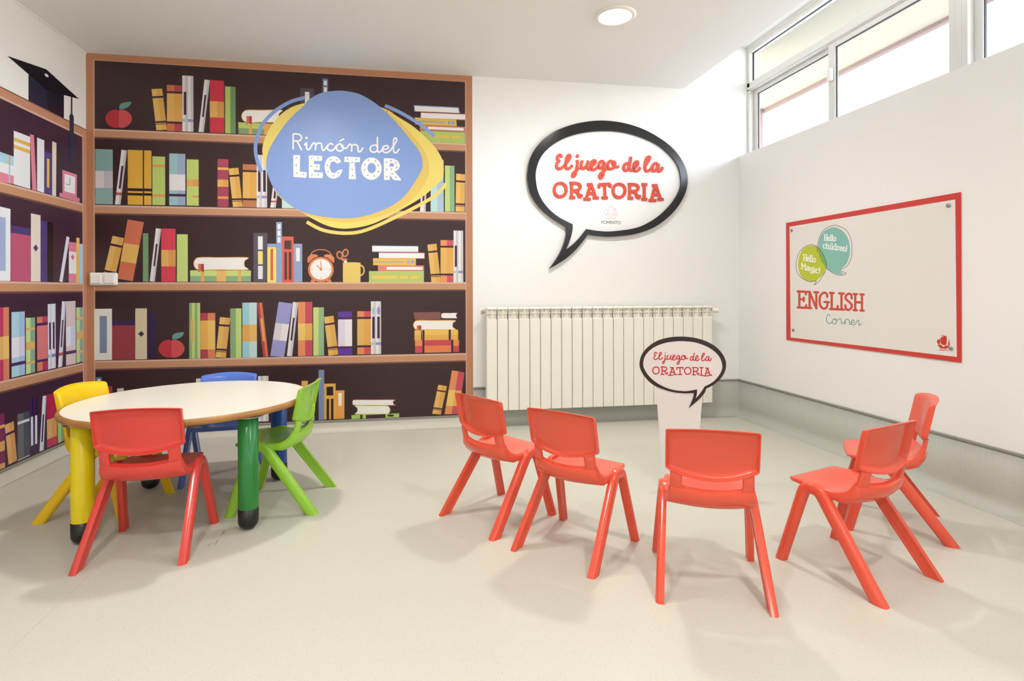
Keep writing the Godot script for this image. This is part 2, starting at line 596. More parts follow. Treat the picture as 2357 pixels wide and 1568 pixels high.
# ================= table =================
func build_table() -> void:
	var c := Vector3(-0.965, 0, -2.795)
	var t := thing("round_table", "low round white table with wooden edge and thick coloured legs", "table", Transform3D(Basis(), c))
	var top := 0.503
	var r := 0.4985
	var st := tool()
	add_lathe(st, [[0.0, top - 0.026], [r - 0.012, top - 0.026], [r - 0.012, top], [0.0, top]], 96, Vector3.ZERO, -1)
	part("tabletop", done(st), mats.laminate, t)
	# bull-nosed beech edge
	var e := tool()
	add_lathe(e, [[r - 0.016, top - 0.0265], [r - 0.006, top - 0.0262], [r + 0.001, top - 0.021], [r + 0.0035, top - 0.013], [r + 0.001, top - 0.005], [r - 0.006, top - 0.0006], [r - 0.013, top + 0.0003]], 96)
	var wood := StandardMaterial3D.new()
	wood.albedo_color = Color.WHITE
	wood.roughness = 0.45
	var fn := FastNoiseLite.new()
	fn.seed = 8
	fn.frequency = 0.02
	var nt := NoiseTexture2D.new()
	nt.width = 256
	nt.height = 256
	nt.seamless = true
	nt.noise = fn
	var gr := Gradient.new()
	gr.set_color(0, C("8a5a26"))
	gr.set_color(1, C("c08c48"))
	nt.color_ramp = gr
	wood.albedo_texture = nt
	wood.uv1_triplanar = true
	wood.uv1_scale = Vector3(1.5, 40, 1.5)
	part("wooden_edge", done(e), wood, t)
	var spots := [[Vector3(-1.262, 0, -2.475), "leg_yellow", "thick yellow leg"], [Vector3(-0.652, 0, -2.487), "leg_green", "thick green leg"], [Vector3(-0.66, 0, -3.10), "leg_blue", "thick blue leg"], [Vector3(-1.272, 0, -3.09), "leg_red", "thick red leg"]]
	var lr := 0.0395
	for s in spots:
		var l := tool()
		add_lathe(l, [[lr, 0.088], [lr, top - 0.026], [0.0, top - 0.026]], 32, Vector3.ZERO, 0)
		var q := part("leg", done(l), mats[s[1]], t, Transform3D(Basis(), s[0] - c))
		q.set_meta("label", s[2])
		var k := tool()
		var prof := []
		for i in 9:
			var a := -PI / 2 + PI / 2 * i / 8.0
			prof.append([maxf(0.0, (lr + 0.0008) * cos(a)), 0.034 + 0.034 * sin(a)])
		prof.append([lr + 0.0008, 0.088])
		prof.append([lr - 0.004, 0.0895])
		add_lathe(k, prof, 32)
		part("rubber_foot", done(k), mats.rubber, q)
		var p := tool()
		add_lathe(p, [[0.0, top - 0.031], [0.062, top - 0.031], [0.062, top - 0.0262], [0.0, top - 0.0262]], 24, Vector3.ZERO, -1)
		part("mounting_plate", done(p), mats.steel, q)

# ================= chairs =================
# local axes: x to the right as seen from behind, y up, the sitter faces -z
func seat_ring(z: float, y: float, nz: float, ny: float, th: float, w: float, sag: float, dip: float) -> PackedVector3Array:
	var r := PackedVector3Array()
	var n := 14
	var at := func(u: float, deep: float) -> Vector3:
		var k := 1.0 - u * u
		return Vector3(w * u, y - dip * k - ny * deep, -(z - sag * k - nz * deep))
	for i in n + 1:
		r.append(at.call(lerpf(-0.965, 0.965, float(i) / n), 0.0))
	r.append(at.call(0.992, th * 0.12))
	r.append(at.call(1.0, th * 0.5))
	r.append(at.call(0.99, th * 0.9))
	for i in n + 1:
		r.append(at.call(lerpf(0.955, -0.955, float(i) / n), th))
	r.append(at.call(-0.99, th * 0.9))
	r.append(at.call(-1.0, th * 0.5))
	r.append(at.call(-0.992, th * 0.12))
	return r

func leg_mesh(side: float, front: bool) -> ArrayMesh:
	# inverted V: front leg near upright, rear leg raked back, open channel on the inside
	var path := []
	if front:
		path = [[0.179, 0.0, 0.036], [0.157, 0.08, 0.036], [0.132, 0.17, 0.0365], [0.113, 0.238, 0.037], [0.1065, 0.262, 0.038], [0.101, 0.277, 0.039], [0.091, 0.2875, 0.040], [0.078, 0.2905, 0.041], [0.066, 0.291, 0.041]]
	else:
		path = [[0.066, 0.291, 0.041], [0.052, 0.2895, 0.0415], [0.040, 0.283, 0.042], [0.026, 0.267, 0.0435], [0.008, 0.242, 0.044], [-0.05, 0.162, 0.044], [-0.11, 0.079, 0.0425], [-0.167, 0.0, 0.042]]
	var t := 0.026
	var rings := []
	for i in path.size():
		var p: Array = path[i]
		var a: Array = path[maxi(i - 1, 0)]
		var b: Array = path[mini(i + 1, path.size() - 1)]
		var dir := Vector2(b[0] - a[0], b[1] - a[1]).normalized()
		if front and i == path.size() - 1:
			dir = Vector2(-1, 0.08).normalized()
		if not front and i == 0:
			dir = Vector2(-1, 0.08).normalized()
		var nn := Vector2(-dir.y, dir.x)
		if not front:
			pass
		var w: float = p[2]
		var h := w / 2
		var xc: float = 0.147 + 0.023 * (1.0 - p[1] / 0.31)
		var sec := [[-h, -t / 2], [-h, t / 2 - 0.010], [-h + 0.003, t / 2 - 0.004], [-h + 0.010, t / 2], [h - 0.010, t / 2], [h - 0.003, t / 2 - 0.004], [h, t / 2 - 0.010], [h, -t / 2], [h - 0.007, -t / 2], [h - 0.0085, -t / 2 + 0.0015], [-h + 0.0085, -t / 2 + 0.0015], [-h + 0.007, -t / 2]]
		var ring := PackedVector3Array()
		for q in sec:
			var zz: float = p[0] + nn.x * q[0]
			var yy: float = p[1] + nn.y * q[0]
			if p[1] == 0.0:
				# cut level with the floor
				zz -= dir.x / dir.y * yy
				yy = 0.0
			var xx: float = xc + q[1]
			ring.append(Vector3(side * xx, yy, -zz))
		rings.append(ring)
	if side < 0:
		for i in rings.size():
			var r: PackedVector3Array = rings[i]
			r.reverse()
			rings[i] = r
	var groups := PackedInt32Array([1, 1, 1, 1, 1, 1, 1, 2, 3, 4, 5, 6])
	if side < 0:
		groups = PackedInt32Array([5, 4, 3, 2, 1, 1, 1, 1, 1, 1, 1, 6])
	var st := tool()
	loft(st, rings, true, false, false, 0, groups)
	# close the ends: solid web only
	for e in [0, rings.size() - 1]:
		var r: PackedVector3Array = rings[e]
		var idx := Geometry2D.triangulate_polygon(flat_zy(r))
		for i in range(0, idx.size(), 3):
			tri(st, r[idx[i]], r[idx[i + 1]], r[idx[i + 2]])
	return done(st)

func flat_zy(r: PackedVector3Array) -> PackedVector2Array:
	# the section's own two axes, whichever way it stands
	var o := r[0]
	var u := (r[7 if r.size() > 7 else 1] - o).normalized()
	var v := Vector3(1, 0, 0)
	var f := PackedVector2Array()
	for p in r:
		f.append(Vector2((p - o).dot(u), (p - o).dot(v)))
	return f

func make_chair_meshes() -> void:
	# seat shell: front lip, pan, and the curve up to the carrying slot
	var prof := [
		# z, y, thickness, half width, sag, dip
		[0.1765, 0.2895, 0.004, 0.112, -0.004, 0.0],
		[0.1755, 0.2955, 0.010, 0.122, -0.004, 0.0],
		[0.170, 0.300, 0.014, 0.129, -0.003, 0.001],
		[0.155, 0.3035, 0.016, 0.1355, -0.002, 0.002],
		[0.12, 0.305, 0.017, 0.1425, 0.0, 0.004],
		[0.08, 0.3045, 0.018, 0.146, 0.0, 0.006],
		[0.04, 0.303, 0.021, 0.147, 0.002, 0.007],
		[0.005, 0.3025, 0.030, 0.146, 0.007, 0.007],
		[-0.022, 0.306, 0.037, 0.144, 0.013, 0.007],
		[-0.042, 0.316, 0.039, 0.1415, 0.019, 0.008],
		[-0.056, 0.331, 0.034, 0.138, 0.024, 0.010],
		[-0.064, 0.346, 0.026, 0.135, 0.027, 0.011],
		[-0.068, 0.353, 0.020, 0.133, 0.028, 0.011]]
	var rings := []
	for i in prof.size():
		var p: Array = prof[i]
		var a: Array = prof[maxi(i - 1, 0)]
		var b: Array = prof[mini(i + 1, prof.size() - 1)]
		var d := Vector2(b[0] - a[0], b[1] - a[1]).normalized()
		rings.append(seat_ring(p[0], p[1], d.y, -d.x, p[2], p[3], p[4], p[5]))
	var st := tool()
	loft(st, rings, true, false, false, 0)
	for e in 2:
		var r: PackedVector3Array = rings[0] if e == 0 else rings[-1]
		var cap := []
		for i in 14:
			cap.append([r[i], r[32 - i], r[31 - i], r[i + 1]])
		cap.append([r[14], r[18], r[17], r[15]])
		cap.append([r[15], r[17], r[16], r[16]])
		cap.append([r[32], r[0], r[35], r[33]])
		cap.append([r[33], r[35], r[34], r[34]])
		for q in cap:
			if e == 0:
				quad(st, q[0], q[3], q[2], q[1], 20)
			else:
				quad(st, q[0], q[1], q[2], q[3], 21)
	chair_mesh["seat"] = done(st)
	# backrest: two short posts beside the slot, and a shell that is dished at the rear
	var bk := tool()
	for s in [-1.0, 1.0]:
		var pr := []
		for q in [[0.346, -0.064, 0.092, 0.134, 1.0], [0.362, -0.068, 0.0955, 0.1325, 1.0], [0.378, -0.072, 0.0955, 0.1315, 0.95], [0.392, -0.0755, 0.094, 0.1315, 0.85], [0.403, -0.078, 0.093, 0.131, 0.3]]:
			var ring := PackedVector3Array()
			var zf := func(x: float) -> float: return q[1] - 0.029 * (1.0 - pow(x / 0.147, 2))
			var x0: float = q[2]
			var x1: float = q[3]
			for e in [[x0, 0.002], [x0 + 0.004, 0.0], [(x0 + x1) / 2, 0.0], [x1 - 0.005, 0.0005], [x1, 0.005], [x1, 0.016], [x1 - 0.004, 0.019], [(x0 + x1) / 2, 0.017], [x0 + 0.004, 0.016], [x0, 0.013]]:
				var yy: float = q[0] - 0.011 * (1.0 - pow(e[0] / 0.147, 2))
				ring.append(Vector3(s * e[0], yy, -(zf.call(e[0]) - e[1] * q[4])))
			if s > 0:
				ring.reverse()
			pr.append(ring)
		loft(bk, pr, true, true, true, 0)
	var outline := PackedVector2Array()
	var top_y := func(x: float) -> float: return 0.5355 + 0.0125 * (1.0 - pow(x / 0.147, 2))
	var low_y := func(x: float) -> float: return 0.3985 - 0.029 * (1.0 - pow(absf(x) / 0.147, 2.0))
	for i in 25:
		var x := lerpf(-0.1415, 0.1415, i / 24.0)
		outline.append(Vector2(x, top_y.call(x)))
	outline.append_array(pts([0.1448, 0.5350, 0.1465, 0.5325, 0.1473, 0.528, 0.1475, 0.50, 0.1475, 0.46, 0.1475, 0.43, 0.1475, 0.412, 0.1472, 0.404, 0.1455, 0.400]))
	for i in 25:
		var x := lerpf(0.1415, -0.1415, i / 24.0)
		outline.append(Vector2(x, low_y.call(x)))
	outline.append_array(pts([-0.1455, 0.400, -0.1472, 0.404, -0.1475, 0.412, -0.1475, 0.43, -0.1475, 0.46, -0.1475, 0.50, -0.1473, 0.528, -0.1465, 0.5325, -0.1448, 0.5350]))
	var cy := 0.458
	# [shrink in metres, depth behind the front face]: front and outer wall, thin rim, inside of the dish
	var runs := [
		[[0.060, 0.0], [0.040, 0.0], [0.022, 0.0006], [0.012, 0.002], [0.005, 0.0055], [0.0015, 0.010], [0.0, 0.016], [0.0, 0.0280]],
		[[0.0, 0.0280], [0.0006, 0.0288], [0.0030, 0.0288], [0.0036, 0.0282]],
		[[0.0036, 0.0282], [0.0070, 0.0205], [0.0115, 0.0125], [0.0165, 0.0080], [0.0240, 0.0064], [0.060, 0.0062]]]
	for ri in 3:
		var shells := []
		for q in runs[ri]:
			var ring := PackedVector3Array()
			var sx: float = (0.1475 - q[0]) / 0.1475
			for p in outline:
				var up: bool = p.y > cy
				var hh := 0.09 if up else 0.088
				var inset: float = q[0]
				if ri == 2 and inset < 0.04:
					inset = 0.0036 + (inset - 0.0036) * (0.6 if up else 1.45)
				var sy: float = (hh - inset) / hh
				var x: float = p.x * sx
				var y: float = cy + (p.y - cy) * sy
				var z := -0.066 - (y - 0.401) * 0.205 - 0.029 * (1.0 - pow(x / 0.147, 2))
				ring.append(Vector3(x, y + q[1] * 0.2, -(z - q[1])))
			shells.append(ring)
		loft(bk, shells, true, false, false, ri * 5)
		# close the middle of the front and of the dish with strips that keep the curve
		if ri == 1:
			continue
		var m: PackedVector3Array = shells[0] if ri == 0 else shells[-1]
		for i in 24:
			var q := [m[i], m[i + 1], m[57 - i], m[58 - i]]
			if ri == 0:
				quad(bk, q[0], q[1], q[2], q[3], 0)
			else:
				quad(bk, q[3], q[2], q[1], q[0], 10)
		for side in [[24, 25, 26, 27, 28, 29, 30, 31, 32, 33, 34], [58, 59, 60, 61, 62, 63, 64, 65, 66, 67, 0]]:
			for i in range(1, 10):
				if ri == 0:
					tri(bk, m[side[0]], m[side[i]], m[side[i + 1]], 0)
				else:
					tri(bk, m[side[0]], m[side[i + 1]], m[side[i]], 10)
	chair_mesh["backrest"] = done(bk)
	for s in [-1.0, 1.0]:
		chair_mesh["front%d" % s] = leg_mesh(s, true)
		chair_mesh["rear%d" % s] = leg_mesh(s, false)
	# ribs that stiffen the underside
	var rb := tool()
	add_box(rb, Vector3(-0.13, 0.262, -0.075), Vector3(0.13, 0.290, -0.069))
	add_box(rb, Vector3(-0.13, 0.262, -0.03), Vector3(0.13, 0.284, -0.024))
	chair_mesh["rib"] = done(rb)

func chair(x: float, depth: float, turn: float, scale_: float, m: String, label: String, group := "") -> void:
	var b := Basis(Vector3.UP, deg_to_rad(-turn)).scaled_local(Vector3.ONE * scale_)
	var t := thing("child_chair", label, "chair", Transform3D(b, Vector3(x, 0, -depth)), group)
	part("seat", chair_mesh["seat"], mats[m], t)
	part("backrest", chair_mesh["backrest"], mats[m], t)
	for s in [-1, 1]:
		part("front_leg", chair_mesh["front%d" % s], mats[m], t)
		part("rear_leg", chair_mesh["rear%d" % s], mats[m], t)
	part("underseat_ribs", chair_mesh["rib"], mats[m], t)

func build_chairs() -> void:
	make_chair_meshes()
	chair(-0.983, 2.392, -1.1, 1.034, "chair_crimson", "red plastic child's chair pushed up to the round white table", "chairs at the round table")
	chair(-0.564, 2.779, -83.6, 1.034, "chair_green", "lime green plastic child's chair at the round white table", "chairs at the round table")
	chair(-1.358, 2.863, 99.5, 1.034, "chair_yellow", "yellow plastic child's chair between the round table and left mural", "chairs at the round table")
	chair(-0.97, 3.245, 176.0, 0.97, "chair_blue", "blue plastic child's chair behind the table, under the back mural", "chairs at the round table")
	var g := "red chairs in an arc round the standing sign"
	chair(0.398, 2.419, 56.9, 1.0, "chair_red", "red plastic child's chair at the mural end of the arc", g)
	chair(0.653, 2.073, 47.9, 1.0, "chair_red", "red plastic child's chair, second in the arc from the mural", g)
	chair(1.023, 1.738, 23.4, 1.0, "chair_red", "red plastic child's chair in the middle of the arc, hiding the standing sign's foot", g)
	chair(1.58, 1.699, -17.0, 1.0, "chair_red", "red plastic child's chair, second in the arc from the poster wall", g)
	chair(2.05, 2.009, -52.0, 1.0, "chair_red", "red plastic child's chair at the poster end of the arc by the skirting", g)

# ================= light switch =================
func build_switch() -> void:
	var a := on_wall(back_frame, Vector2(210, 657))
	var b := on_wall(back_frame, Vector2(273, 628))
	var t := thing("light_switch", "white double light switch on the mural's shelf edge near the corner", "switch", back_frame * Transform3D(Basis(), Vector3(a.x, a.y, 0.0023)))
	var w := b.x - a.x
	var h := b.y - a.y
	part("cover_plate", box(Vector3(0, 0, 0), Vector3(w, h, 0.022), 0.006), mats.white_plastic, t)
	for k in 2:
		var x := 0.010 + k * (w / 2 - 0.003)
		part("rocker", box(Vector3(x, 0.012, 0.02), Vector3(x + w / 2 - 0.018, h - 0.012, 0.029), 0.004), mats.white_plastic, t)

# ================= painting flat print =================
var cv: Image
var cv_frame: Transform3D
var cv_rect: Rect2
var cv_dz := 0.0
var cv_shift := 0.0
var ox := 0.0
var oy := 0.0
var sc := 1.0

func canvas(frame: Transform3D, rect: Rect2, w: int, h: int, back: Color, dz := 0.0) -> void:
	# drawn at twice the size and halved at the end, for clean edges
	cv = Image.create(w * 2, h * 2, false, Image.FORMAT_RGB8)
	cv.fill(back)
	cv_frame = frame
	cv_rect = rect
	cv_dz = dz
	cv_shift = 0.0

func canvas_done() -> ImageTexture:
	cv.resize(cv.get_width() / 2, cv.get_height() / 2, Image.INTERPOLATE_BILINEAR)
	cv.generate_mipmaps()
	return ImageTexture.create_from_image(cv)

func crop(x: float, y: float, s: float) -> void:
	ox = x
	oy = y
	sc = s

func src(x: float, y: float) -> Vector2:
	return Vector2(ox + x / sc, oy + y / sc)

func wall_to_canvas(w: Vector2) -> Vector2:
	return Vector2((w.x + cv_shift - cv_rect.position.x) / cv_rect.size.x * cv.get_width(), (cv_rect.end.y - w.y) / cv_rect.size.y * cv.get_height())

func tp(x: float, y: float) -> Vector2:
	return wall_to_canvas(on_wall(cv_frame, src(x, y), cv_dz))

func fill(p: PackedVector2Array, col: Color) -> void:
	fill_all([p], col)

func fill_all(contours: Array, col: Color) -> void:
	var lo := 1e9
	var hi := -1e9
	for p in contours:
		for q in p:
			lo = minf(lo, q.y)
			hi = maxf(hi, q.y)
	for y in range(maxi(0, int(floor(lo))), mini(cv.get_height() - 1, int(ceil(hi))) + 1):
		var yc := y + 0.5
		var xs := []
		for p in contours:
			var n: int = p.size()
			for i in n:
				var a: Vector2 = p[i]
				var b: Vector2 = p[(i + 1) % n]
				if (a.y <= yc) != (b.y <= yc):
					xs.append(a.x + (yc - a.y) / (b.y - a.y) * (b.x - a.x))
		xs.sort()
		for i in range(0, xs.size() - 1, 2):
			var x0 := int(round(xs[i]))
			var x1 := int(round(xs[i + 1]))
			if x1 > x0:
				cv.fill_rect(Rect2i(x0, y, x1 - x0, 1), col)

func mapped(a: PackedVector2Array) -> PackedVector2Array:
	var p := PackedVector2Array()
	for q in a:
		p.append(tp(q.x, q.y))
	return p

func pg(a: Array, col: String) -> void:
	fill(mapped(pts(a)), C(col))

func blob(a: Array, col: String) -> void:
	fill(mapped(smooth_line(pts(a), 6, true)), C(col))

func ellipse_pts(cx: float, cy: float, rx: float, ry: float, rot := 0.0, n := 40) -> PackedVector2Array:
	var p := PackedVector2Array()
	for k in n:
		p.append(Vector2(cx, cy) + Vector2(cos(TAU * k / n) * rx, sin(TAU * k / n) * ry).rotated(rot))
	return p

func ell(cx: float, cy: float, rx: float, ry: float, col: String, rot := 0.0) -> void:
	fill(mapped(ellipse_pts(cx, cy, rx, ry, rot)), C(col))

func stroke_line(p: PackedVector2Array, w: float, col: String, round_ends := true) -> void:
	for i in p.size() - 1:
		if p[i].distance_to(p[i + 1]) < 0.01:
			continue
		var n := (p[i + 1] - p[i]).orthogonal().normalized() * w / 2
		fill(mapped(PackedVector2Array([p[i] + n, p[i + 1] + n, p[i + 1] - n, p[i] - n])), C(col))
	for i in p.size():
		if round_ends or (i > 0 and i < p.size() - 1):
			fill(mapped(ellipse_pts(p[i].x, p[i].y, w / 2, w / 2, 0.0, 12)), C(col))

func stroke(a: Array, w: float, col: String, smooth := true, round_ends := true) -> void:
	stroke_line(smooth_line(pts(a), 5) if smooth else pts(a), w, col, round_ends)

# a book upright on its shelf, from its left edge and its right edge
func rect(xl: float, yt: float, xr: float, yb: float) -> PackedVector2Array:
	var a := tp(xl, yt)
	var b := tp(xl, yb)
	var c := tp(xr, (yt + yb) / 2)
	return PackedVector2Array([a, Vector2(c.x, a.y), Vector2(c.x, b.y), b])

func quad4(a: Array) -> PackedVector2Array:
	return mapped(pts(a))

# subs: [u0, u1, v0, v1, colour] over the spine, v running downwards
func bk(q: PackedVector2Array, base: String, subs := []) -> void:
	fill(q, C(base))
	for s in subs:
		var p := PackedVector2Array()
		for c in [[s[0], s[2]], [s[1], s[2]], [s[1], s[3]], [s[0], s[3]]]:
			p.append(q[0].lerp(q[1], c[0]).lerp(q[3].lerp(q[2], c[0]), c[1]))
		fill(p, C(s[4]))

const INK := "3a1530"

func gold_book(q: PackedVector2Array) -> void:
	bk(q, "d9a653", [[0, 0.5, 0, 1, "e0b661"], [0, 1, 0.175, 0.222, INK], [0, 1, 0.78, 0.825, INK], [0, 1, 0.845, 0.86, INK]])

func copper_book(q: PackedVector2Array, a := "cf7047", b := "b0414c") -> void:
	bk(q, "dca550", [[0, 0.5, 0, 1, "e0b25e"], [0, 0.5, 0, 0.135, a], [0.5, 1, 0, 0.135, b], [0, 0.5, 0.835, 1, a], [0.5, 1, 0.835, 1, b], [0, 1, 0.135, 0.18, INK], [0, 1, 0.792, 0.838, INK]])

func white_book(q: PackedVector2Array, bars := 1, ovals := false) -> void:
	bk(q, "e2e0df", [[0.25, 0.5, 0, 1, "c3c1c2"], [0.75, 1, 0, 1, "c6c4c5"], [0, 0.5, 0.775, 0.825, "a8c4c2"], [0.5, 1, 0.775, 0.825, "9a86c0"]])
	if bars == 1:
		bk(q, "e2e0df", [[0.25, 0.5, 0, 1, "c3c1c2"], [0.75, 1, 0, 1, "c6c4c5"], [0, 0.5, 0.775, 0.825, "a8c4c2"], [0.5, 1, 0.775, 0.825, "9a86c0"], [0.13, 0.36, 0.29, 0.70, INK]])
	else:
		bk(q, "e2e0df", [[0.25, 0.5, 0, 1, "c9c7cb"], [0.75, 1, 0, 1, "cccacb"], [0, 0.5, 0.775, 0.825, "a8c4c2"], [0.5, 1, 0.775, 0.825, "9a86c0"], [0.13, 0.37, 0.29, 0.70, INK], [0.62, 0.86, 0.29, 0.70, INK]])
	if ovals:
		for u in [[0.25, "a3c2bd"], [0.75, "9a86c0"]]:
			var p := PackedVector2Array()
			for k in 24:
				var x: float = u[0] + 0.16 * cos(TAU * k / 24)
				var y := 0.18 + 0.075 * sin(TAU * k / 24)
				p.append(q[0].lerp(q[1], x).lerp(q[3].lerp(q[2], x), y))
			fill(p, C(u[1]))

func thin_white(q: PackedVector2Array, band := true) -> void:
	bk(q, "e0dedf", [[0.6, 1, 0, 1, "c6c4c8"], [0.34, 0.66, 0.29, 0.71, INK]])
	if band:
		bk(q, "e0dedf", [[0.6, 1, 0, 1, "c6c4c8"], [0.34, 0.70, 0.29, 0.71, INK], [0, 1, 0.78, 0.83, "b5573f"]])

func red_book(q: PackedVector2Array, red := "cb2f47") -> void:
	bk(q, red, [[0, 0.5, 0.40, 0.71, "dfae5c"], [0.5, 1, 0.40, 0.71, "d69a50"]])

func apple(cx: float, cy: float, s: float) -> void:
	# two-tone fruit with a dark stalk and a leaf
	var l := PackedVector2Array()
	var r := PackedVector2Array()
	for k in 25:
		var a := PI / 2 + PI * k / 24.0
		var x := cos(a)
		var y := sin(a)
		var notch := 0.10 * exp(-pow(x / 0.16, 2))
		l.append(Vector2(cx + x * 120 * s, cy - (y - signf(y) * notch) * 87 * s))
		r.append(Vector2(cx - x * 120 * s, cy - (y - signf(y) * notch) * 87 * s))
	fill(mapped(l), C("b92f3c"))
	fill(mapped(r), C("cc4e52"))
	stroke([cx - 22 * s, cy - 118 * s, cx - 6 * s, cy - 98 * s, cx - 2 * s, cy - 78 * s], 12 * s, "1c1226")
	blob([cx + 6 * s, cy - 90 * s, cx + 14 * s, cy - 128 * s, cx + 50 * s, cy - 145 * s, cx + 114 * s, cy - 150 * s, cx + 95 * s, cy - 112 * s, cx + 60 * s, cy - 92 * s, cx + 28 * s, cy - 86 * s], "5f9490")

func lying_book(x0: float, y0: float, x1: float, y1: float, edge: String, flip := false) -> void:
	# cover seen edge-on: rounded spine on one side, hollow page edge on the other
	var h := y1 - y0
	var m := (y0 + y1) / 2
	var d := -1.0 if flip else 1.0
	var a := x1 if flip else x0
	var b := x0 if flip else x1
	blob([a + d * h * 0.45, y0 - 3, lerpf(a, b, 0.5), y0 - 3, b, y0 - 3, b - d * h * 0.18, y0 + h * 0.25, b - d * h * 0.24, m, b - d * h * 0.18, y1 - h * 0.25, b, y1 + 3, lerpf(a, b, 0.5), y1 + 3, a + d * h * 0.45, y1 + 3, a + d * h * 0.08, y1 - h * 0.18, a - d * 3, m, a + d * h * 0.08, y0 + h * 0.18], edge)
	blob([a + d * h * 0.5, y0 + 3, lerpf(a, b, 0.5), y0 + 3, b - d * 4, y0 + 3, b - d * h * 0.22, y0 + h * 0.25, b - d * h * 0.28, m, b - d * h * 0.22, y1 - h * 0.25, b - d * 4, y1 - 3, lerpf(a, b, 0.5), y1 - 3, a + d * h * 0.5, y1 - 3, a + d * h * 0.14, y1 - h * 0.2, a + d * 3, m, a + d * h * 0.14, y0 + h * 0.2], "eeebe7")

func bookmark(x: float, y: float, w: float, h: float) -> void:
	pg([x, y, x + w * 0.5, y, x + w * 0.5, y + h * 0.8, x, y + h], "cf7047")
	pg([x + w * 0.5, y, x + w, y, x + w, y + h, x + w * 0.5, y + h * 0.8], "a83a4c")

func shelves(x0: float, x1: float, tops: Array) -> void:
	# board: pale front edge on top, brown face, dark line below; in wall metres
	for t in tops:
		for b in [[0.0, 0.011, "d6b19b"], [0.011, 0.054, "c18f6d"], [0.054, 0.065, "6b4440"]]:
			var a := wall_to_canvas(Vector2(x0 - cv_shift, t - b[0]))
			var c := wall_to_canvas(Vector2(x1 - cv_shift, t - b[1]))
			fill(PackedVector2Array([a, Vector2(c.x, a.y), c, Vector2(a.x, c.y)]), C(b[2]))

func wall_rect(x0: float, y0: float, x1: float, y1: float, col: String) -> void:
	var a := wall_to_canvas(Vector2(x0 - cv_shift, y1))
	var c := wall_to_canvas(Vector2(x1 - cv_shift, y0))
	fill(PackedVector2Array([a, Vector2(c.x, a.y), c, Vector2(a.x, c.y)]), C(col))

func print_material(t: Texture2D, rough: float) -> StandardMaterial3D:
	var m := StandardMaterial3D.new()
	m.albedo_texture = t
	m.roughness = rough
	return m

func sheet(r: Rect2, z0: float, z1: float) -> ArrayMesh:
	return prism(PackedVector2Array([r.position, Vector2(r.end.x, r.position.y), r.end, Vector2(r.position.x, r.end.y)]), z0, z1, r)

# ================= murals =================
func build_murals() -> void:
	paint_back_mural()
	paint_left_mural()

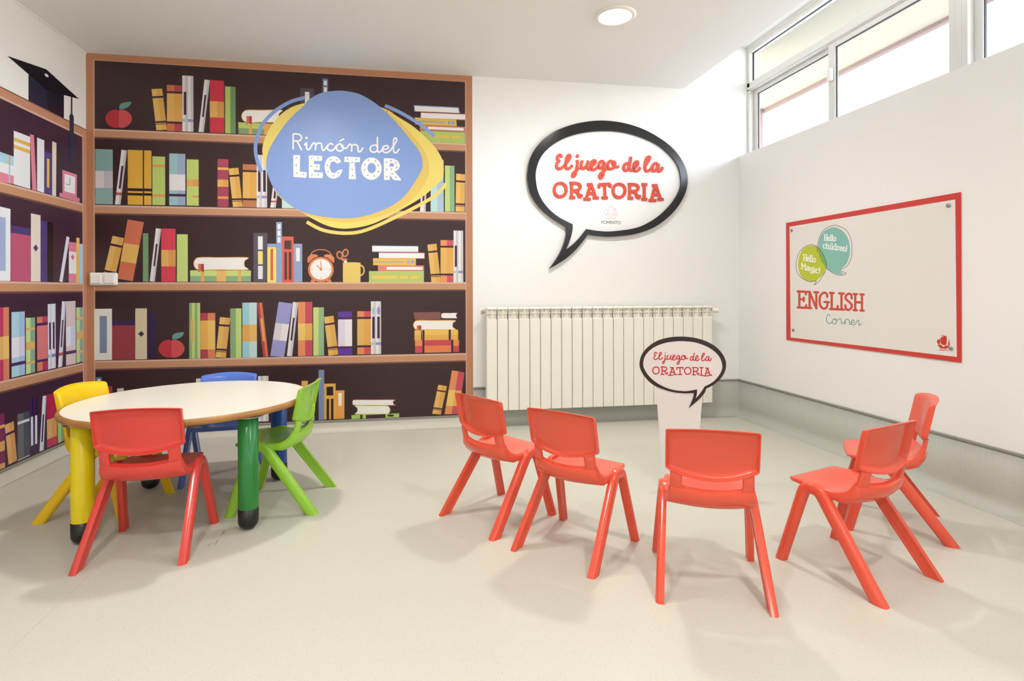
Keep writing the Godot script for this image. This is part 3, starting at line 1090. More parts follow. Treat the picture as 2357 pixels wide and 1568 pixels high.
func paint_back_mural() -> void:
	var x0 := -2.0755
	var x1 := on_wall(back_frame, Vector2(1088, 600)).x
	var r := Rect2(x0, 0.081, x1 - x0, CEIL - 0.081)
	canvas(back_frame, r, 2048, 2000, C("331c1e"))
	# frame of the painted bookcase
	wall_rect(x0, 0, x1, CEIL, "b8805e")
	wall_rect(x0 + 0.044, 0, x1 - 0.046, CEIL - 0.043, "cba38d")
	wall_rect(x0 + 0.052, 0, x1 - 0.053, CEIL - 0.047, "331c1e")
	shelves(x0 + 0.052, x1 - 0.053, [2.079, 1.573, 1.059, 0.537])
	# ---- first shelf
	crop(200, 100, 3.92)
	apple(288, 680, 1.0)
	gold_book(quad4([584, 413, 681, 408, 724, 780, 628, 786]))
	copper_book(rect(723, 375, 861, 790))
	white_book(rect(862, 290, 963, 795))
	thin_white(quad4([1062, 326, 1111, 333, 1056, 803, 1008, 799]), false)
	red_book(rect(1110, 331, 1239, 805))
	bk(rect(1248, 388, 1343, 811), "b0c469", [[0.5, 1, 0, 1, "6c9263"]])
	bk(rect(1367, 711, 1720, 817), "b4c868", [[0, 1, 0.5, 1, "7a9d68"], [0.27, 0.35, 0.2, 1, "d9a653"], [0.66, 0.86, 0, 1, "d9a653"]])
	lying_book(1397, 603, 1760, 712, "dfa852")
	bookmark(1440, 657, 49, 78)
	crop(660, 120, 3.563)
	bk(rect(112, 293, 224, 680), "4b4450", [[0.33, 0.67, 0.08, 0.5, "e4e1de"]])
	bk(rect(294, 216, 341, 690), "63709c", [[0.22, 0.78, 0.035, 0.12, "e4e1de"], [0.22, 0.78, 0.15, 0.24, "e4e1de"]])
	pg([1043, 435, 1410, 454, 1422, 502, 1046, 486], "7f9bcf")
	pg([1048, 443, 1404, 461, 1412, 500, 1054, 486], "e6e4e2")
	pg([1098, 494, 1467, 508, 1467, 560, 1100, 546], "cf6f5e")
	pg([1102, 499, 1463, 513, 1463, 554, 1098, 540], "e6e4e2")
	pg([1050, 536, 1390, 555, 1395, 609, 1054, 594], "dcb450")
	stroke([1085, 567, 1300, 579], 9, "7f9bcf", false)
	ell(1332, 580, 12, 14, "7f9bcf")
	ell(1365, 582, 12, 14, "7f9bcf")
	bk(rect(1092, 598, 1461, 640), "d07868", [[0.18, 0.97, 0.25, 0.75, "e6e4e2"]])
	bk(rect(1095, 643, 1461, 735), "a9bf66", [[0.2, 0.41, 0.34, 0.62, "dcb450"], [0.46, 0.65, 0.32, 0.60, "dcb450"], [0.70, 0.88, 0.32, 0.60, "dcb450"]])
	# ---- second shelf
	crop(200, 100, 3.92)
	bk(rect(76, 953, 235, 1450), "88adaa", [[0, 0.5, 0.395, 0.705, "dbd2d3"], [0.5, 1, 0.395, 0.705, "c2bbc2"]])
	thin_white(quad4([313, 960, 364, 967, 305, 1455, 254, 1453]))
	bk(rect(370, 961, 506, 1455), "dcaa3c", [[0, 1, 0.70, 0.75, "1d1013"], [0, 1, 0.785, 0.83, "1d1013"]])
	bk(rect(517, 966, 585, 1457), "dcaa3c", [[0, 1, 0.70, 0.75, "1d1013"], [0, 1, 0.785, 0.83, "1d1013"]])
	bk(rect(592, 1019, 708, 1459), "b6ca70", [[0, 1, 0.168, 0.22, "d99a55"], [0, 1, 0.775, 0.83, "d99a55"]])
	bk(rect(744, 993, 890, 1461), "9bc2c5", [[0.5, 1, 0, 1, "98acc6"], [0, 1, 0.40, 0.71, "e3e0e0"], [0, 1, 0.78, 0.826, INK]])
	bk(rect(901, 1046, 1010, 1463), "bfd176", [[0, 0.5, 0.435, 0.58, "deaa5a"], [0.5, 1, 0.435, 0.58, "dc9a55"], [0.5, 1, 0.78, 0.826, "dc9a55"]])
	bk(rect(1180, 1043, 1278, 1474), "a8435a", [[0, 1, 0.175, 0.227, "e2b160"], [0, 0.5, 0.43, 0.58, "e2b160"], [0.5, 1, 0.43, 0.58, "dca152"], [0, 1, 0.783, 0.832, "dca152"]])
	gold_book(quad4([1279, 1129, 1368, 1122, 1407, 1475, 1319, 1477]))
	copper_book(rect(1407, 1090, 1533, 1478), "b97850", "b97850")
	white_book(rect(1533, 1005, 1627, 1481), 2)
	thin_white(quad4([1692, 1190, 1741, 1195, 1705, 1484, 1655, 1483]))
	bk(rect(1760, 1405, 1990, 1487), "bcded8", [[0.45, 1, 0, 1, "a9c6cf"]])
	crop(660, 120, 3.563)
	pg([900, 1340, 990, 1290, 990, 1312, 900, 1312], "9fc070")
	thin_white(quad4([1108, 1010, 1152, 1013, 1138, 1310, 1093, 1308]), false)
	bk(rect(1180, 880, 1287, 1308), "b4d8d8", [[0.5, 1, 0, 1, "a9bfd2"]])
	bk(rect(1297, 930, 1376, 1308), "b9d27e", [[0.5, 1, 0, 1, "88ad87"]])
	gold_book(quad4([1389, 997, 1462, 1003, 1460, 1311, 1384, 1308]))
	# ---- third shelf
	crop(200, 480, 3.92)
	gold_book(quad4([233, 246, 337, 268, 247, 662, 140, 640]))
	bk(quad4([369, 99, 516, 124, 416, 657, 277, 634]), "cd7150", [[0, 1, 0.395, 0.705, "e0b360"]])
	bk(rect(507, 224, 557, 660), "76996e")
	thin_white(quad4([624, 178, 672, 184, 614, 663, 568, 657]), false)
	red_book(rect(672, 181, 803, 662), "d43f55")
	bk(rect(813, 233, 912, 662), "c3d57d")
	bk(rect(932, 558, 1481, 661), "c6d87f", [[0, 1, 0.5, 1, "8bae82"], [0.176, 0.23, 0, 1, "e0ae5e"], [0.43, 0.583, 0, 1, "e6b766"], [0.785, 0.837, 0, 1, "e0ae5e"]])
	lying_book(966, 443, 1449, 553, "e3ad57")
	bookmark(1005, 501, 52, 77)
	bk(rect(1503, 219, 1629, 668), "57525e", [[0.33, 0.67, 0.07, 0.335, "eae7e4"], [0.33, 0.67, 0.37, 0.635, "f0de7d"], [0.33, 0.67, 0.665, 0.93, "eae7e4"]])
	bk(rect(1629, 317, 1709, 668), "efdc77", [[0, 1, 0, 0.09, "8fa1c6"], [0.36, 0.65, 0.137, 0.94, "d8614d"]])
	bk(rect(1709, 123, 1761, 668), "8fa1c6", [[0.21, 0.77, 0.03, 0.117, "eae7e4"], [0.21, 0.77, 0.14, 0.227, "eae7e4"], [0.21, 0.77, 0.25, 0.337, "eae7e4"]])
	bk(rect(1761, 253, 1866, 668), "dc6054", [[0.21, 0.8, 0.087, 0.275, "4a352f"], [0.21, 0.43, 0.337, 0.94, "4a352f"], [0.58, 0.81, 0.337, 0.94, "4a352f"]])
	bk(rect(1866, 318, 1944, 668), "8fa1c6", [[0.28, 0.72, 0.11, 0.45, "eae7e4"]])
	crop(660, 480, 3.074)
	# alarm clock
	stroke([162, 355, 175, 318, 205, 297, 242, 291, 280, 297, 310, 318, 324, 355], 6, "dd8a58")
	blob([150, 385, 148, 350, 170, 328, 205, 325, 222, 338, 190, 352, 165, 375], "d98353")
	blob([334, 385, 336, 350, 314, 328, 280, 325, 262, 338, 294, 352, 320, 375], "d98353")
	pg([168, 523, 175, 498, 205, 512, 196, 523], "d98353")
	pg([318, 523, 311, 498, 281, 512, 290, 523], "d98353")
	ell(242, 432, 91, 89, "d98353")
	ell(242, 431, 75, 73, "ecebe9")
	stroke([242, 430, 242, 382], 6, "d98353", false)
	stroke([242, 430, 212, 404], 6, "d98353", false)
	ell(242, 430, 10, 10, "d98353")
	for q in [[242, 371], [306, 432], [242, 492], [178, 432]]:
		ell(q[0], q[1], 4, 4, "d98353")
	# scissors in a mug
	pg([398, 366, 425, 368, 428, 385, 410, 385], "ecebe9")
	pg([375, 352, 432, 356, 420, 370, 398, 372], "d98353")
	ell(375, 330, 23, 30, "d98353", -0.3)
	ell(375, 330, 14, 20, "432b2a", -0.3)
	ell(415, 315, 23, 30, "d98353", 0.3)
	ell(415, 315, 14, 20, "432b2a", 0.3)
	ell(524, 438, 28, 40, "e3c567")
	ell(524, 438, 19, 29, "432b2a")
	blob([400, 384, 460, 381, 518, 384, 522, 400, 522, 505, 516, 521, 460, 523, 404, 521, 398, 505, 398, 400], "e3c567")
	bk(rect(604, 262, 931, 308), "7f9bcf", [[0.0, 1, 0.09, 0.91, "ecebe9"]])
	bk(rect(652, 310, 977, 355), "d0685c", [[0.0, 0.985, 0.1, 0.9, "ecebe9"]])
	bk(rect(611, 352, 914, 402), "e4b94e", [[0, 0.71, 0.45, 0.57, "8aa0cf"]])
	ell(861, 377, 11, 12, "8fa8dd")
	ell(890, 377, 11, 12, "8fa8dd")
	bk(rect(645, 402, 971, 444), "dc8070", [[0.19, 0.97, 0.25, 0.75, "ecebe9"]])
	bk(rect(582, 443, 971, 523), "b6c66f", [[0.06, 0.51, 0.42, 0.68, "eac458"], [0.55, 0.705, 0.42, 0.68, "eac458"], [0.755, 0.905, 0.42, 0.68, "eac458"]])
	gold_book(quad4([995, 256, 1060, 249, 1090, 520, 1024, 523]))
	copper_book(rect(1088, 223, 1180, 523), "e2935f", "c8535c")
	white_book(rect(1180, 156, 1248, 523))
	# ---- fourth shelf
	crop(200, 480, 3.92)
	bk(rect(69, 906, 228, 1371), "e2dfd8", [[0.3, 0.71, 0.14, 0.86, "7886a0"]])
	bk(rect(228, 1007, 438, 1367), "93373f", [[0, 1, 0, 0.135, "2f1c46"]])
	bk(rect(438, 902, 544, 1362), "d3c4a5")
	pg([492, 1107, 519, 1132, 492, 1158, 464, 1132], "2f1c46")
	bk(rect(548, 938, 624, 1359), "2b1840")
	apple(765, 1265, 0.98)
	bk(rect(924, 852, 1024, 1356), "8aac72", [[0.25, 0.5, 0, 1, "bcd27b"], [0.75, 1, 0, 1, "bcd27b"], [0.13, 0.36, 0.29, 0.71, "dda450"]])
	bk(rect(1025, 944, 1160, 1354), "e2ac54", [[0.5, 1, 0, 1, "e9c066"], [0, 0.5, 0, 0.165, "ab3c4e"], [0.5, 1, 0, 0.165, "d97f54"], [0, 0.5, 0.805, 1, "ab3c4e"], [0.5, 1, 0.805, 1, "d97f54"]])
	gold_book(quad4([1201, 980, 1294, 988, 1255, 1348, 1162, 1344]))
	bk(rect(1294, 902, 1396, 1350), "86a873", [[0.5, 1, 0, 1, "bfd57e"]])
	bk(rect(1403, 850, 1535, 1347), "9bcfd8", [[0.48, 1, 0, 1, "c2dbdb"], [0, 0.48, 0.40, 0.705, "dfa856"], [0.48, 1, 0.40, 0.705, "e6b766"]])
	bk(quad4([1535, 852, 1582, 848, 1638, 1337, 1592, 1341]), "b43d4a", [[0.5, 1, 0, 1, "db7349"], [0.28, 0.72, 0.29, 0.71, "e0a850"]])
	bk(quad4([1731, 842, 1856, 858, 1780, 1342, 1655, 1331]), "9a98cb", [[0, 0.5, 0.39, 0.70, "d4d2d6"], [0.5, 1, 0.39, 0.70, "e6e3e1"]])
	thin_white(quad4([1860, 843, 1908, 848, 1853, 1335, 1805, 1331]), false)
	crop(660, 480, 3.074)
	bk(rect(80, 661, 182, 1045), "e28d5a", [[0.5, 1, 0, 1, "c34b5c"], [0, 0.5, 0.40, 0.71, "ecc46a"], [0.5, 1, 0.40, 0.71, "e3ac56"]])
	bk(rect(188, 700, 264, 1042), "c5d780", [[0.5, 1, 0, 1, "91b486"]])
	gold_book(quad4([264, 768, 332, 758, 366, 1034, 296, 1042]))
	bk(rect(363, 730, 463, 1038), "5d3298", [[0, 0.5, 0.18, 0.80, "ddd2e2"], [0.5, 1, 0.18, 0.80, "e9e6e6"], [0, 1, 0.13, 0.18, "431a55"], [0, 1, 0.80, 0.845, "431a55"]])
	copper_book(rect(499, 727, 597, 1033), "e08a58", "c64f5b")
	white_book(rect(596, 657, 668, 1032), 2, true)
	pg([897, 735, 1090, 732, 1090, 785, 905, 788], "81524a")
	lying_book(1090, 737, 1210, 780, "25161a")
	lying_book(897, 793, 1190, 858, "e3ad57")
	bookmark(920, 828, 32, 48)
	bk(rect(904, 862, 1213, 934), "e8bd5c", [[0, 1, 0.5, 1, "e0aa50"], [0.15, 0.17, 0.05, 1, INK], [0.18, 0.225, 0, 1, INK], [0.78, 0.83, 0, 1, INK]])
	bk(rect(908, 934, 1219, 1022), "c5484f", [[0, 0.165, 0, 0.45, "e28d5a"], [0.21, 1, 0.45, 1, "e07f4d"], [0.165, 0.21, 0, 1, INK], [0.82, 0.87, 0, 1, INK], [0.87, 1, 0, 0.5, "e28d5a"], [0.87, 1, 0.5, 1, "c5484f"]])
	# ---- bottom shelf
	crop(60, 840, 3.015)
	bk(rect(485, 85, 528, 420), "5c6f9e", [[0.25, 0.78, 0.04, 0.14, "e6e4e2"]])
	bk(rect(538, 150, 600, 420), "cf7047", [[0.5, 1, 0, 1, "ab3c4e"]])
	bk(quad4([632, 165, 678, 160, 710, 410, 660, 415]), "d8d0c4")
	bk(rect(1180, 95, 1250, 400), "d6d3d0", [[0.4, 0.6, 0.1, 0.9, INK]])
	bk(rect(1480, 180, 1560, 398), "a8435a", [[0, 1, 0.4, 0.7, "e0b25e"]])
	white_book(rect(1610, 78, 1684, 394), 2)
	bk(rect(1740, 140, 1800, 390), "e9e6e4")
	crop(660, 480, 3.074)
	bk(rect(105, 1220, 150, 1500), "dfa852", [[0.4, 0.65, 0.2, 0.8, "2a1a1c"]])
	bk(rect(150, 1260, 196, 1500), "a9cbd3")
	bk(rect(226, 1142, 266, 1497), "7889b0")
	bk(rect(266, 1240, 347, 1493), "e2ab4f", [[0.2, 0.78, 0.09, 0.33, "23130f"], [0.2, 0.42, 0.43, 1, "23130f"], [0.58, 0.8, 0.43, 1, "23130f"]])
	bk(rect(347, 1288, 408, 1490), "e8a24d", [[0.3, 0.7, 0.09, 0.54, "efece8"]])
	lying_book(463, 1352, 764, 1394, "7d3038")
	lying_book(486, 1396, 731, 1455, "b9cc62", true)
	bk(rect(458, 1462, 796, 1490), "a9cb62", [[0.18, 0.23, 0, 1, "2a1a1c"], [0.3, 0.71, 0.1, 1, "35202a"]])
	ell(735, 1465, 24, 8, "35202a")
	gold_book(quad4([1072, 1247, 1134, 1257, 1090, 1458, 1029, 1452]))
	bk(quad4([1169, 1145, 1258, 1160, 1215, 1456, 1116, 1456]), "e28d5a", [[0.5, 1, 0, 1, "c34b5c"], [0, 0.5, 0.44, 0.81, "ecc46a"], [0.5, 1, 0.44, 0.81, "e3ac56"]])
	paint_logo()
	var t := thing("bookshelf_mural", "printed wall mural of a brown bookcase with a blue logo on the back wall", "mural", back_frame)
	part("printed_sheet", sheet(r, 0.0002, 0.0022), print_material(canvas_done(), 0.38), t)

func paint_logo() -> void:
	# blue and yellow pebbles with loose strokes round them
	crop(0, 0, 1)
	blob([700, 238, 659, 254, 628.6, 283.7, 610.7, 317, 604, 342, 606, 363, 612, 385, 640, 440, 682.5, 477.8, 716, 501.7, 758, 521.4, 800.3, 526.5, 856.5, 516, 912.6, 488.5, 968.7, 456, 1006, 425, 1019, 409, 1020.7, 378, 1010.8, 353, 991, 327.7, 954.7, 294, 912.6, 267, 884.5, 250, 800, 225], "edd772")
	blob([705, 246, 660, 290, 625, 345, 616, 376, 622, 410, 640, 450, 690, 486, 740, 505, 800, 512, 850, 505, 905, 487, 950, 458, 980, 420, 988, 385, 978, 350, 950, 312, 905, 268, 850, 235, 780, 215], "e5c564")
	blob([778, 209, 740, 214, 712, 229, 700, 243, 675, 266, 649, 296, 621, 342, 613, 375.5, 618, 406, 633.7, 439, 659, 465, 690, 485, 730, 497, 780, 502.5, 820, 501, 862, 491, 905, 472, 936, 446, 957.5, 414.7, 970, 392, 973, 378, 966, 350, 940.7, 316.5, 913, 283, 884.5, 254.7, 860, 235, 830, 218, 803, 211], "88a4dc")
	stroke([702, 225, 668, 235, 633.7, 255.6, 610, 279, 598, 299, 588.5, 334.7, 591, 365, 601.8, 396], 8.5, "84a0d8", true, false)
	stroke([886, 243.5, 918, 257.5, 954.7, 278.6, 977, 294, 999.6, 315], 8, "84a0d8", true, false)
	stroke([706, 511, 744, 530, 794.7, 537, 842, 530, 912.6, 499, 982.8, 462.4, 1013.6, 440, 1026, 423], 8, "ecd56e", true, false)
	stroke([891, 259, 891, 250, 896, 250], 1.4, "b8502f")
	stroke([898, 253, 904, 256, 904, 262], 1.4, "b8502f")
	crop(640, 290, 7.366)
	var w := 27.0
	var k := "f4f3f0"
	stroke([258, 392, 258, 138], w, k, false)
	stroke([258, 138, 330, 138, 375, 155, 400, 193, 392, 228, 370, 250, 330, 257, 262, 257], w, k)
	stroke([325, 262, 398, 402], w, k, false)
	stroke([452, 324, 480, 286, 482, 345, 484, 376, 495, 397, 518, 400, 540, 385, 575, 325, 600, 292, 620, 288, 636, 312], w, k)
	stroke([636, 406, 637, 340, 660, 304, 700, 292, 733, 308, 745, 350, 748, 393, 765, 414, 790, 405, 830, 345], w, k)
	stroke([928, 318, 912, 303, 885, 302, 850, 325, 835, 360, 845, 395, 870, 416, 905, 420, 940, 405, 985, 345], w, k)
	stroke([1065, 308, 1035, 308, 1005, 330, 990, 365, 1000, 405, 1035, 425, 1075, 420, 1100, 395, 1105, 360, 1092, 328, 1076, 326, 1080, 350, 1105, 372, 1140, 380, 1170, 370, 1200, 322, 1222, 310, 1245, 332], w, k)
	stroke([1045, 260, 1115, 222], w * 0.85, k, false)
	stroke([1248, 430, 1250, 352, 1272, 325, 1310, 318, 1345, 335, 1355, 370, 1356, 415, 1370, 438, 1400, 432, 1440, 374], w, k)
	stroke([1685, 352, 1650, 327, 1610, 330, 1575, 355, 1562, 395, 1580, 432, 1620, 446, 1660, 436, 1685, 400], w, k)
	stroke([1685, 196, 1685, 380, 1690, 428, 1710, 447, 1735, 438, 1770, 400], w, k)
	stroke([1768, 392, 1830, 395, 1868, 376, 1865, 347, 1830, 336, 1790, 350, 1772, 385, 1778, 425, 1805, 450, 1850, 450, 1900, 420, 1935, 370], w, k)
	stroke([1935, 370, 1990, 290, 2012, 245, 2005, 212, 1985, 206, 1965, 225, 1958, 280, 1958, 400, 1965, 442, 1990, 457, 2015, 447, 2050, 397], w, k)
	ell(482, 203, 21, 21, k)
	# rounded block capitals with little stars
	for q in [[[268, 505, 365, 505, 360, 785, 480, 794, 472, 870, 272, 857]], [[532, 510, 742, 520, 735, 585, 602, 582, 602, 655, 705, 662, 697, 741, 602, 731, 602, 790, 752, 800, 746, 876, 532, 871]], [[1135, 532, 1381, 540, 1383, 605, 1288, 605, 1311, 895, 1210, 893, 1222, 605, 1132, 602]]]:
		var p := pts(q[0])
		fill(mapped(p), C(k))
		p.append(p[0])
		stroke_line(p, 20, k)
	blob([1068, 608, 1030, 550, 985, 520, 935, 512, 870, 530, 815, 590, 792, 670, 800, 760, 830, 840, 885, 885, 950, 895, 1020, 870, 1070, 810, 1092, 745, 1060, 742, 1015, 755, 980, 790, 940, 798, 900, 770, 880, 720, 880, 670, 900, 620, 940, 605, 980, 618, 1000, 638, 1040, 628], k)
	fill_all([mapped(ellipse_pts(1583, 725, 174, 189)), mapped(ellipse_pts(1588, 716, 72, 86))], C(k))
	var ro := pts([1803, 560, 1890, 560, 1960, 565, 2028, 605, 2058, 670, 2040, 728, 1965, 775, 2078, 912, 2070, 918, 1960, 906, 1900, 818, 1888, 818, 1886, 908, 1805, 908])
	fill_all([mapped(ro), mapped(pts([1893, 640, 1930, 632, 1962, 645, 1968, 670, 1955, 690, 1893, 692]))], C(k))
	ro.append(ro[0])
	stroke_line(ro, 20, k)
	fill(mapped(pts([1893, 640, 1930, 632, 1962, 645, 1968, 670, 1955, 690, 1893, 692])), C("88a4dc"))
	for s in [[314, 540], [310, 669], [316, 800], [432, 822], [572, 543], [679, 548], [564, 683], [656, 688], [576, 829], [686, 832], [892, 572], [998, 578], [835, 667], [850, 775], [940, 843], [1026, 802], [1180, 558], [1327, 568], [1257, 622], [1258, 740], [1262, 842], [1535, 581], [1651, 592], [1473, 657], [1703, 670], [1466, 748], [1703, 775], [1523, 840], [1632, 849], [1838, 618], [1918, 591], [1997, 623], [1840, 738], [1922, 736], [2010, 704], [1934, 812], [1998, 871], [1845, 860]]:
		var p := PackedVector2Array()
		for i in 10:
			var rr := 21.0 if i % 2 == 0 else 9.5
			p.append(Vector2(s[0], s[1]) + Vector2(0, -rr).rotated(TAU * i / 10))
		fill(mapped(p), C("9aa4d0"))

func left_books() -> void:
	crop(0, 120, 4.3565)
	bk(quad4([-60, 980, 133, 1047, 133, 1142, -60, 1084]), "a5cfe4")
	bk(quad4([-60, 1084, 133, 1142, 133, 1243, -60, 1184]), "e6e6ea")
	bk(quad4([-60, 1184, 133, 1243, 133, 1325, -60, 1286]), "dc8299")
	pg([83, 1031, 97, 1035, 97, 1131, 83, 1127], "dfae6c")
	pg([83, 1127, 97, 1131, 99, 1318, 85, 1314], "9ccbe3")
	bk(quad4([133, 787, 298, 850, 298, 1373, 133, 1325]), "e4e5ec", [[0, 1, 0.122, 0.192, "e2b75a"], [0, 1, 0.257, 0.327, "e2b75a"]])
	bk(quad4([296, 822, 336, 833, 362, 1388, 320, 1383]), "dc8299")
	bk(quad4([367, 856, 440, 886, 438, 1412, 367, 1390]), "e4e5ec")
	bk(quad4([440, 990, 518, 1020, 518, 1432, 440, 1412]), "4b3f7d")
	pg([466, 1065, 492, 1073, 490, 1362, 466, 1355], "e6bb5f")
	bk(quad4([519, 892, 562, 912, 558, 1447, 519, 1437]), "e3d6c7")
	pg([592, 1410, 622, 1416, 622, 1180, 767, 1228, 767, 1458, 795, 1466, 795, 1510, 592, 1450], "dc8299")
	pg([642, 1219, 750, 1252, 748, 1424, 642, 1394], "ececf0")
	stroke([697, 1260, 697, 1332, 660, 1324], 9, "8fb0bb", false)
	crop(0, 460, 4.3565)
	bk(quad4([-70, 52, 100, 92, 100, 815, -70, 812]), "e6e8ee")
	pg([-70, 160, 52, 180, 52, 713, -70, 711], "9dadd3")
	bk(quad4([103, 255, 303, 289, 303, 820, 103, 815]), "bb5577", [[0, 1, 0, 0.135, "473a78"]])
	bk(quad4([305, 135, 402, 155, 402, 821, 305, 819]), "e5d9cc")
	pg([354, 447, 380, 485, 354, 520, 329, 482], "473a78")
	bk(quad4([403, 207, 470, 219, 470, 823, 403, 821]), "473a78")
	bk(quad4([470, 222, 531, 232, 531, 825, 470, 823]), "120a10")
	bk(quad4([663, 365, 694, 378, 622, 827, 591, 818]), "dfe3ee")
	bk(quad4([686, 420, 762, 431, 762, 832, 686, 829]), "dc8299", [[0, 1, 0.235, 0.78, "ececf0"]])
	pg([725, 547, 743, 577, 725, 606, 706, 575], "d87792")
	bk(quad4([761, 378, 794, 383, 794, 834, 761, 833]), "eec269")
	bk(quad4([794, 440, 829, 446, 829, 836, 794, 834]), "a9d6ee")
	bk(quad4([-60, 1084, 85, 1077, 88, 1800, -60, 1838]), "d4825f", [[0, 0.6, 0, 1, "b8345f"], [0, 0.6, 0.395, 0.71, "deae66"], [0.6, 1, 0.395, 0.71, "e6bf74"]])
	bk(quad4([110, 1127, 244, 1120, 247, 1752, 112, 1786]), "acd4e2", [[0.55, 1, 0, 1, "9fc0df"], [0, 0.55, 0.39, 0.70, "e3e4ec"], [0.55, 1, 0.39, 0.70, "d0d4e6"], [0, 1, 0.78, 0.83, "46265c"]])
	bk(quad4([253, 1185, 347, 1179, 347, 1729, 257, 1752]), "bfdc92", [[0.5, 1, 0, 1, "85ab92"], [0, 1, 0.18, 0.225, "e0ae70"], [0, 1, 0.435, 0.575, "dfae68"], [0, 1, 0.785, 0.83, "dfae68"]])
	bk(quad4([366, 1176, 474, 1166, 476, 1702, 369, 1724]), "d9787c", [[0, 0.5, 0, 0.115, "d98063"], [0.5, 1, 0, 0.115, "b83a63"], [0, 1, 0.115, 0.165, "4a1f55"], [0, 1, 0.79, 0.835, "4a1f55"], [0, 0.5, 0.835, 1, "d98063"], [0.5, 1, 0.835, 1, "b0325c"]])
	bk(quad4([474, 1046, 553, 1041, 556, 1685, 479, 1703]), "e3e6ef", [[0.25, 0.5, 0, 1, "c9d2e3"], [0.75, 1, 0, 1, "cfd6e6"], [0.15, 0.38, 0.285, 0.70, "4a1f55"], [0.62, 0.86, 0.285, 0.70, "4a1f55"], [0, 0.5, 0.775, 0.825, "a5c8d8"], [0.5, 1, 0.775, 0.825, "8f78c4"]])
	bk(quad4([618, 1018, 656, 1020, 620, 1672, 578, 1684]), "e3e6ef", [[0.55, 1, 0, 1, "ccd3e4"], [0.3, 0.66, 0.285, 0.70, "4a1f55"], [0, 1, 0.78, 0.83, "bf5a58"]])
	bk(quad4([656, 1019, 753, 1014, 758, 1642, 659, 1664]), "dccaca", [[0, 0.5, 0.395, 0.70, "e4e8f2"], [0.5, 1, 0.395, 0.70, "ccd5ec"], [0, 1, 0.78, 0.83, "4a2a5e"]])
	bk(quad4([761, 1081, 829, 1078, 829, 1622, 763, 1638]), "bfdc92", [[0.5, 1, 0, 1, "86ac94"], [0, 1, 0.18, 0.225, "e0b27c"], [0, 1, 0.435, 0.575, "dfae68"], [0, 1, 0.785, 0.83, "e0b27c"]])
	crop(0, 800, 5.226)
	bk(quad4([-50, 820, 48, 790, 56, 1445, -50, 1490]), "7d2458", [[0, 1, 0.20, 0.26, "deae6c"], [0, 1, 0.50, 0.68, "dca763"], [0, 1, 0.90, 1.0, "dca763"]])
	bk(quad4([50, 935, 158, 886, 200, 1360, 97, 1412]), "d59a58", [[0, 0.5, 0, 1, "deae6c"], [0, 1, 0.22, 0.28, "3f1a4a"]])
	bk(quad4([205, 806, 348, 763, 354, 1300, 210, 1368]), "676c6e", [[0.5, 1, 0, 1, "474b58"], [0, 1, 0.165, 0.225, "d5d7df"], [0, 1, 0.98, 1, "d5d7df"]])
	bk(quad4([350, 604, 447, 580, 447, 1262, 358, 1303]), "42155a", [[0.25, 0.5, 0, 1, "260c3c"], [0.75, 1, 0, 1, "260c3c"], [0.12, 0.42, 0.34, 0.84, "dcdfec"], [0.66, 0.95, 0.34, 0.84, "dcdfec"]])
	bk(quad4([508, 586, 553, 577, 520, 1234, 470, 1253]), "e1e4ee", [[0.6, 1, 0, 1, "cdd2e4"], [0.3, 0.66, 0.34, 0.84, "35124a"]])
	bk(quad4([553, 573, 674, 541, 684, 1160, 563, 1211]), "b8184c", [[0, 0.5, 0.47, 0.84, "e0b070"], [0.5, 1, 0.47, 0.84, "d79d5a"], [0, 1, 0.84, 1, "c02c55"]])
	bk(quad4([680, 640, 778, 615, 778, 1112, 694, 1155]), "a9cd7c", [[0.5, 1, 0, 1, "6f9a80"]])
	bk(quad4([790, 690, 880, 670, 880, 1065, 800, 1100]), "d98a4d", [[0, 1, 0.2, 0.26, "3f1a4a"]])
	bk(quad4([890, 660, 985, 640, 985, 1015, 890, 1060]), "a9b9d4", [[0.3, 0.7, 0.1, 0.5, "e1e4ee"]])

func paint_left_mural() -> void:
	var r := Rect2(1.72, 0.0685, 4.1165 - 1.72, 2.071 - 0.0685)
	canvas(left_frame, r, 2048, 1711, C("3b1f36"))
	var xr := 4.117
	wall_rect(1.7, 0.06, xr - 0.045, 2.071, "3b1f36")
	for k in 3:
		cv_shift = -0.79 * k
		left_books()
	cv_shift = 0.0
	wall_rect(1.7, 2.020, xr, 2.071, "c58f72")
	wall_rect(1.7, 2.064, xr, 2.071, "7d4f49")
	wall_rect(1.7, 2.008, xr - 0.04, 2.020, "d9b4a8")
	shelves(1.7, xr - 0.04, [1.573, 1.054, 0.532])
	wall_rect(xr - 0.049, 0.06, xr - 0.04, 2.008, "d9b4a8")
	wall_rect(xr - 0.04, 0.06, xr, 2.04, "c58f72")
	wall_rect(1.7, 0.06, 1.76, 2.04, "c58f72")
	var t := thing("bookshelf_mural", "printed wall mural of bookshelves on the left wall below the graduation cap", "mural", left_frame)
	part("printed_sheet", sheet(r, 0.0002, 0.0022), print_material(canvas_done(), 0.38), t)

func wall_poly(frame: Transform3D, a: Array, smooth := false) -> PackedVector2Array:
	var p := smooth_line(pts(a), 5, true) if smooth else pts(a)
	var o := PackedVector2Array()
	for q in p:
		o.append(on_wall(frame, src(q.x, q.y)))
	return o

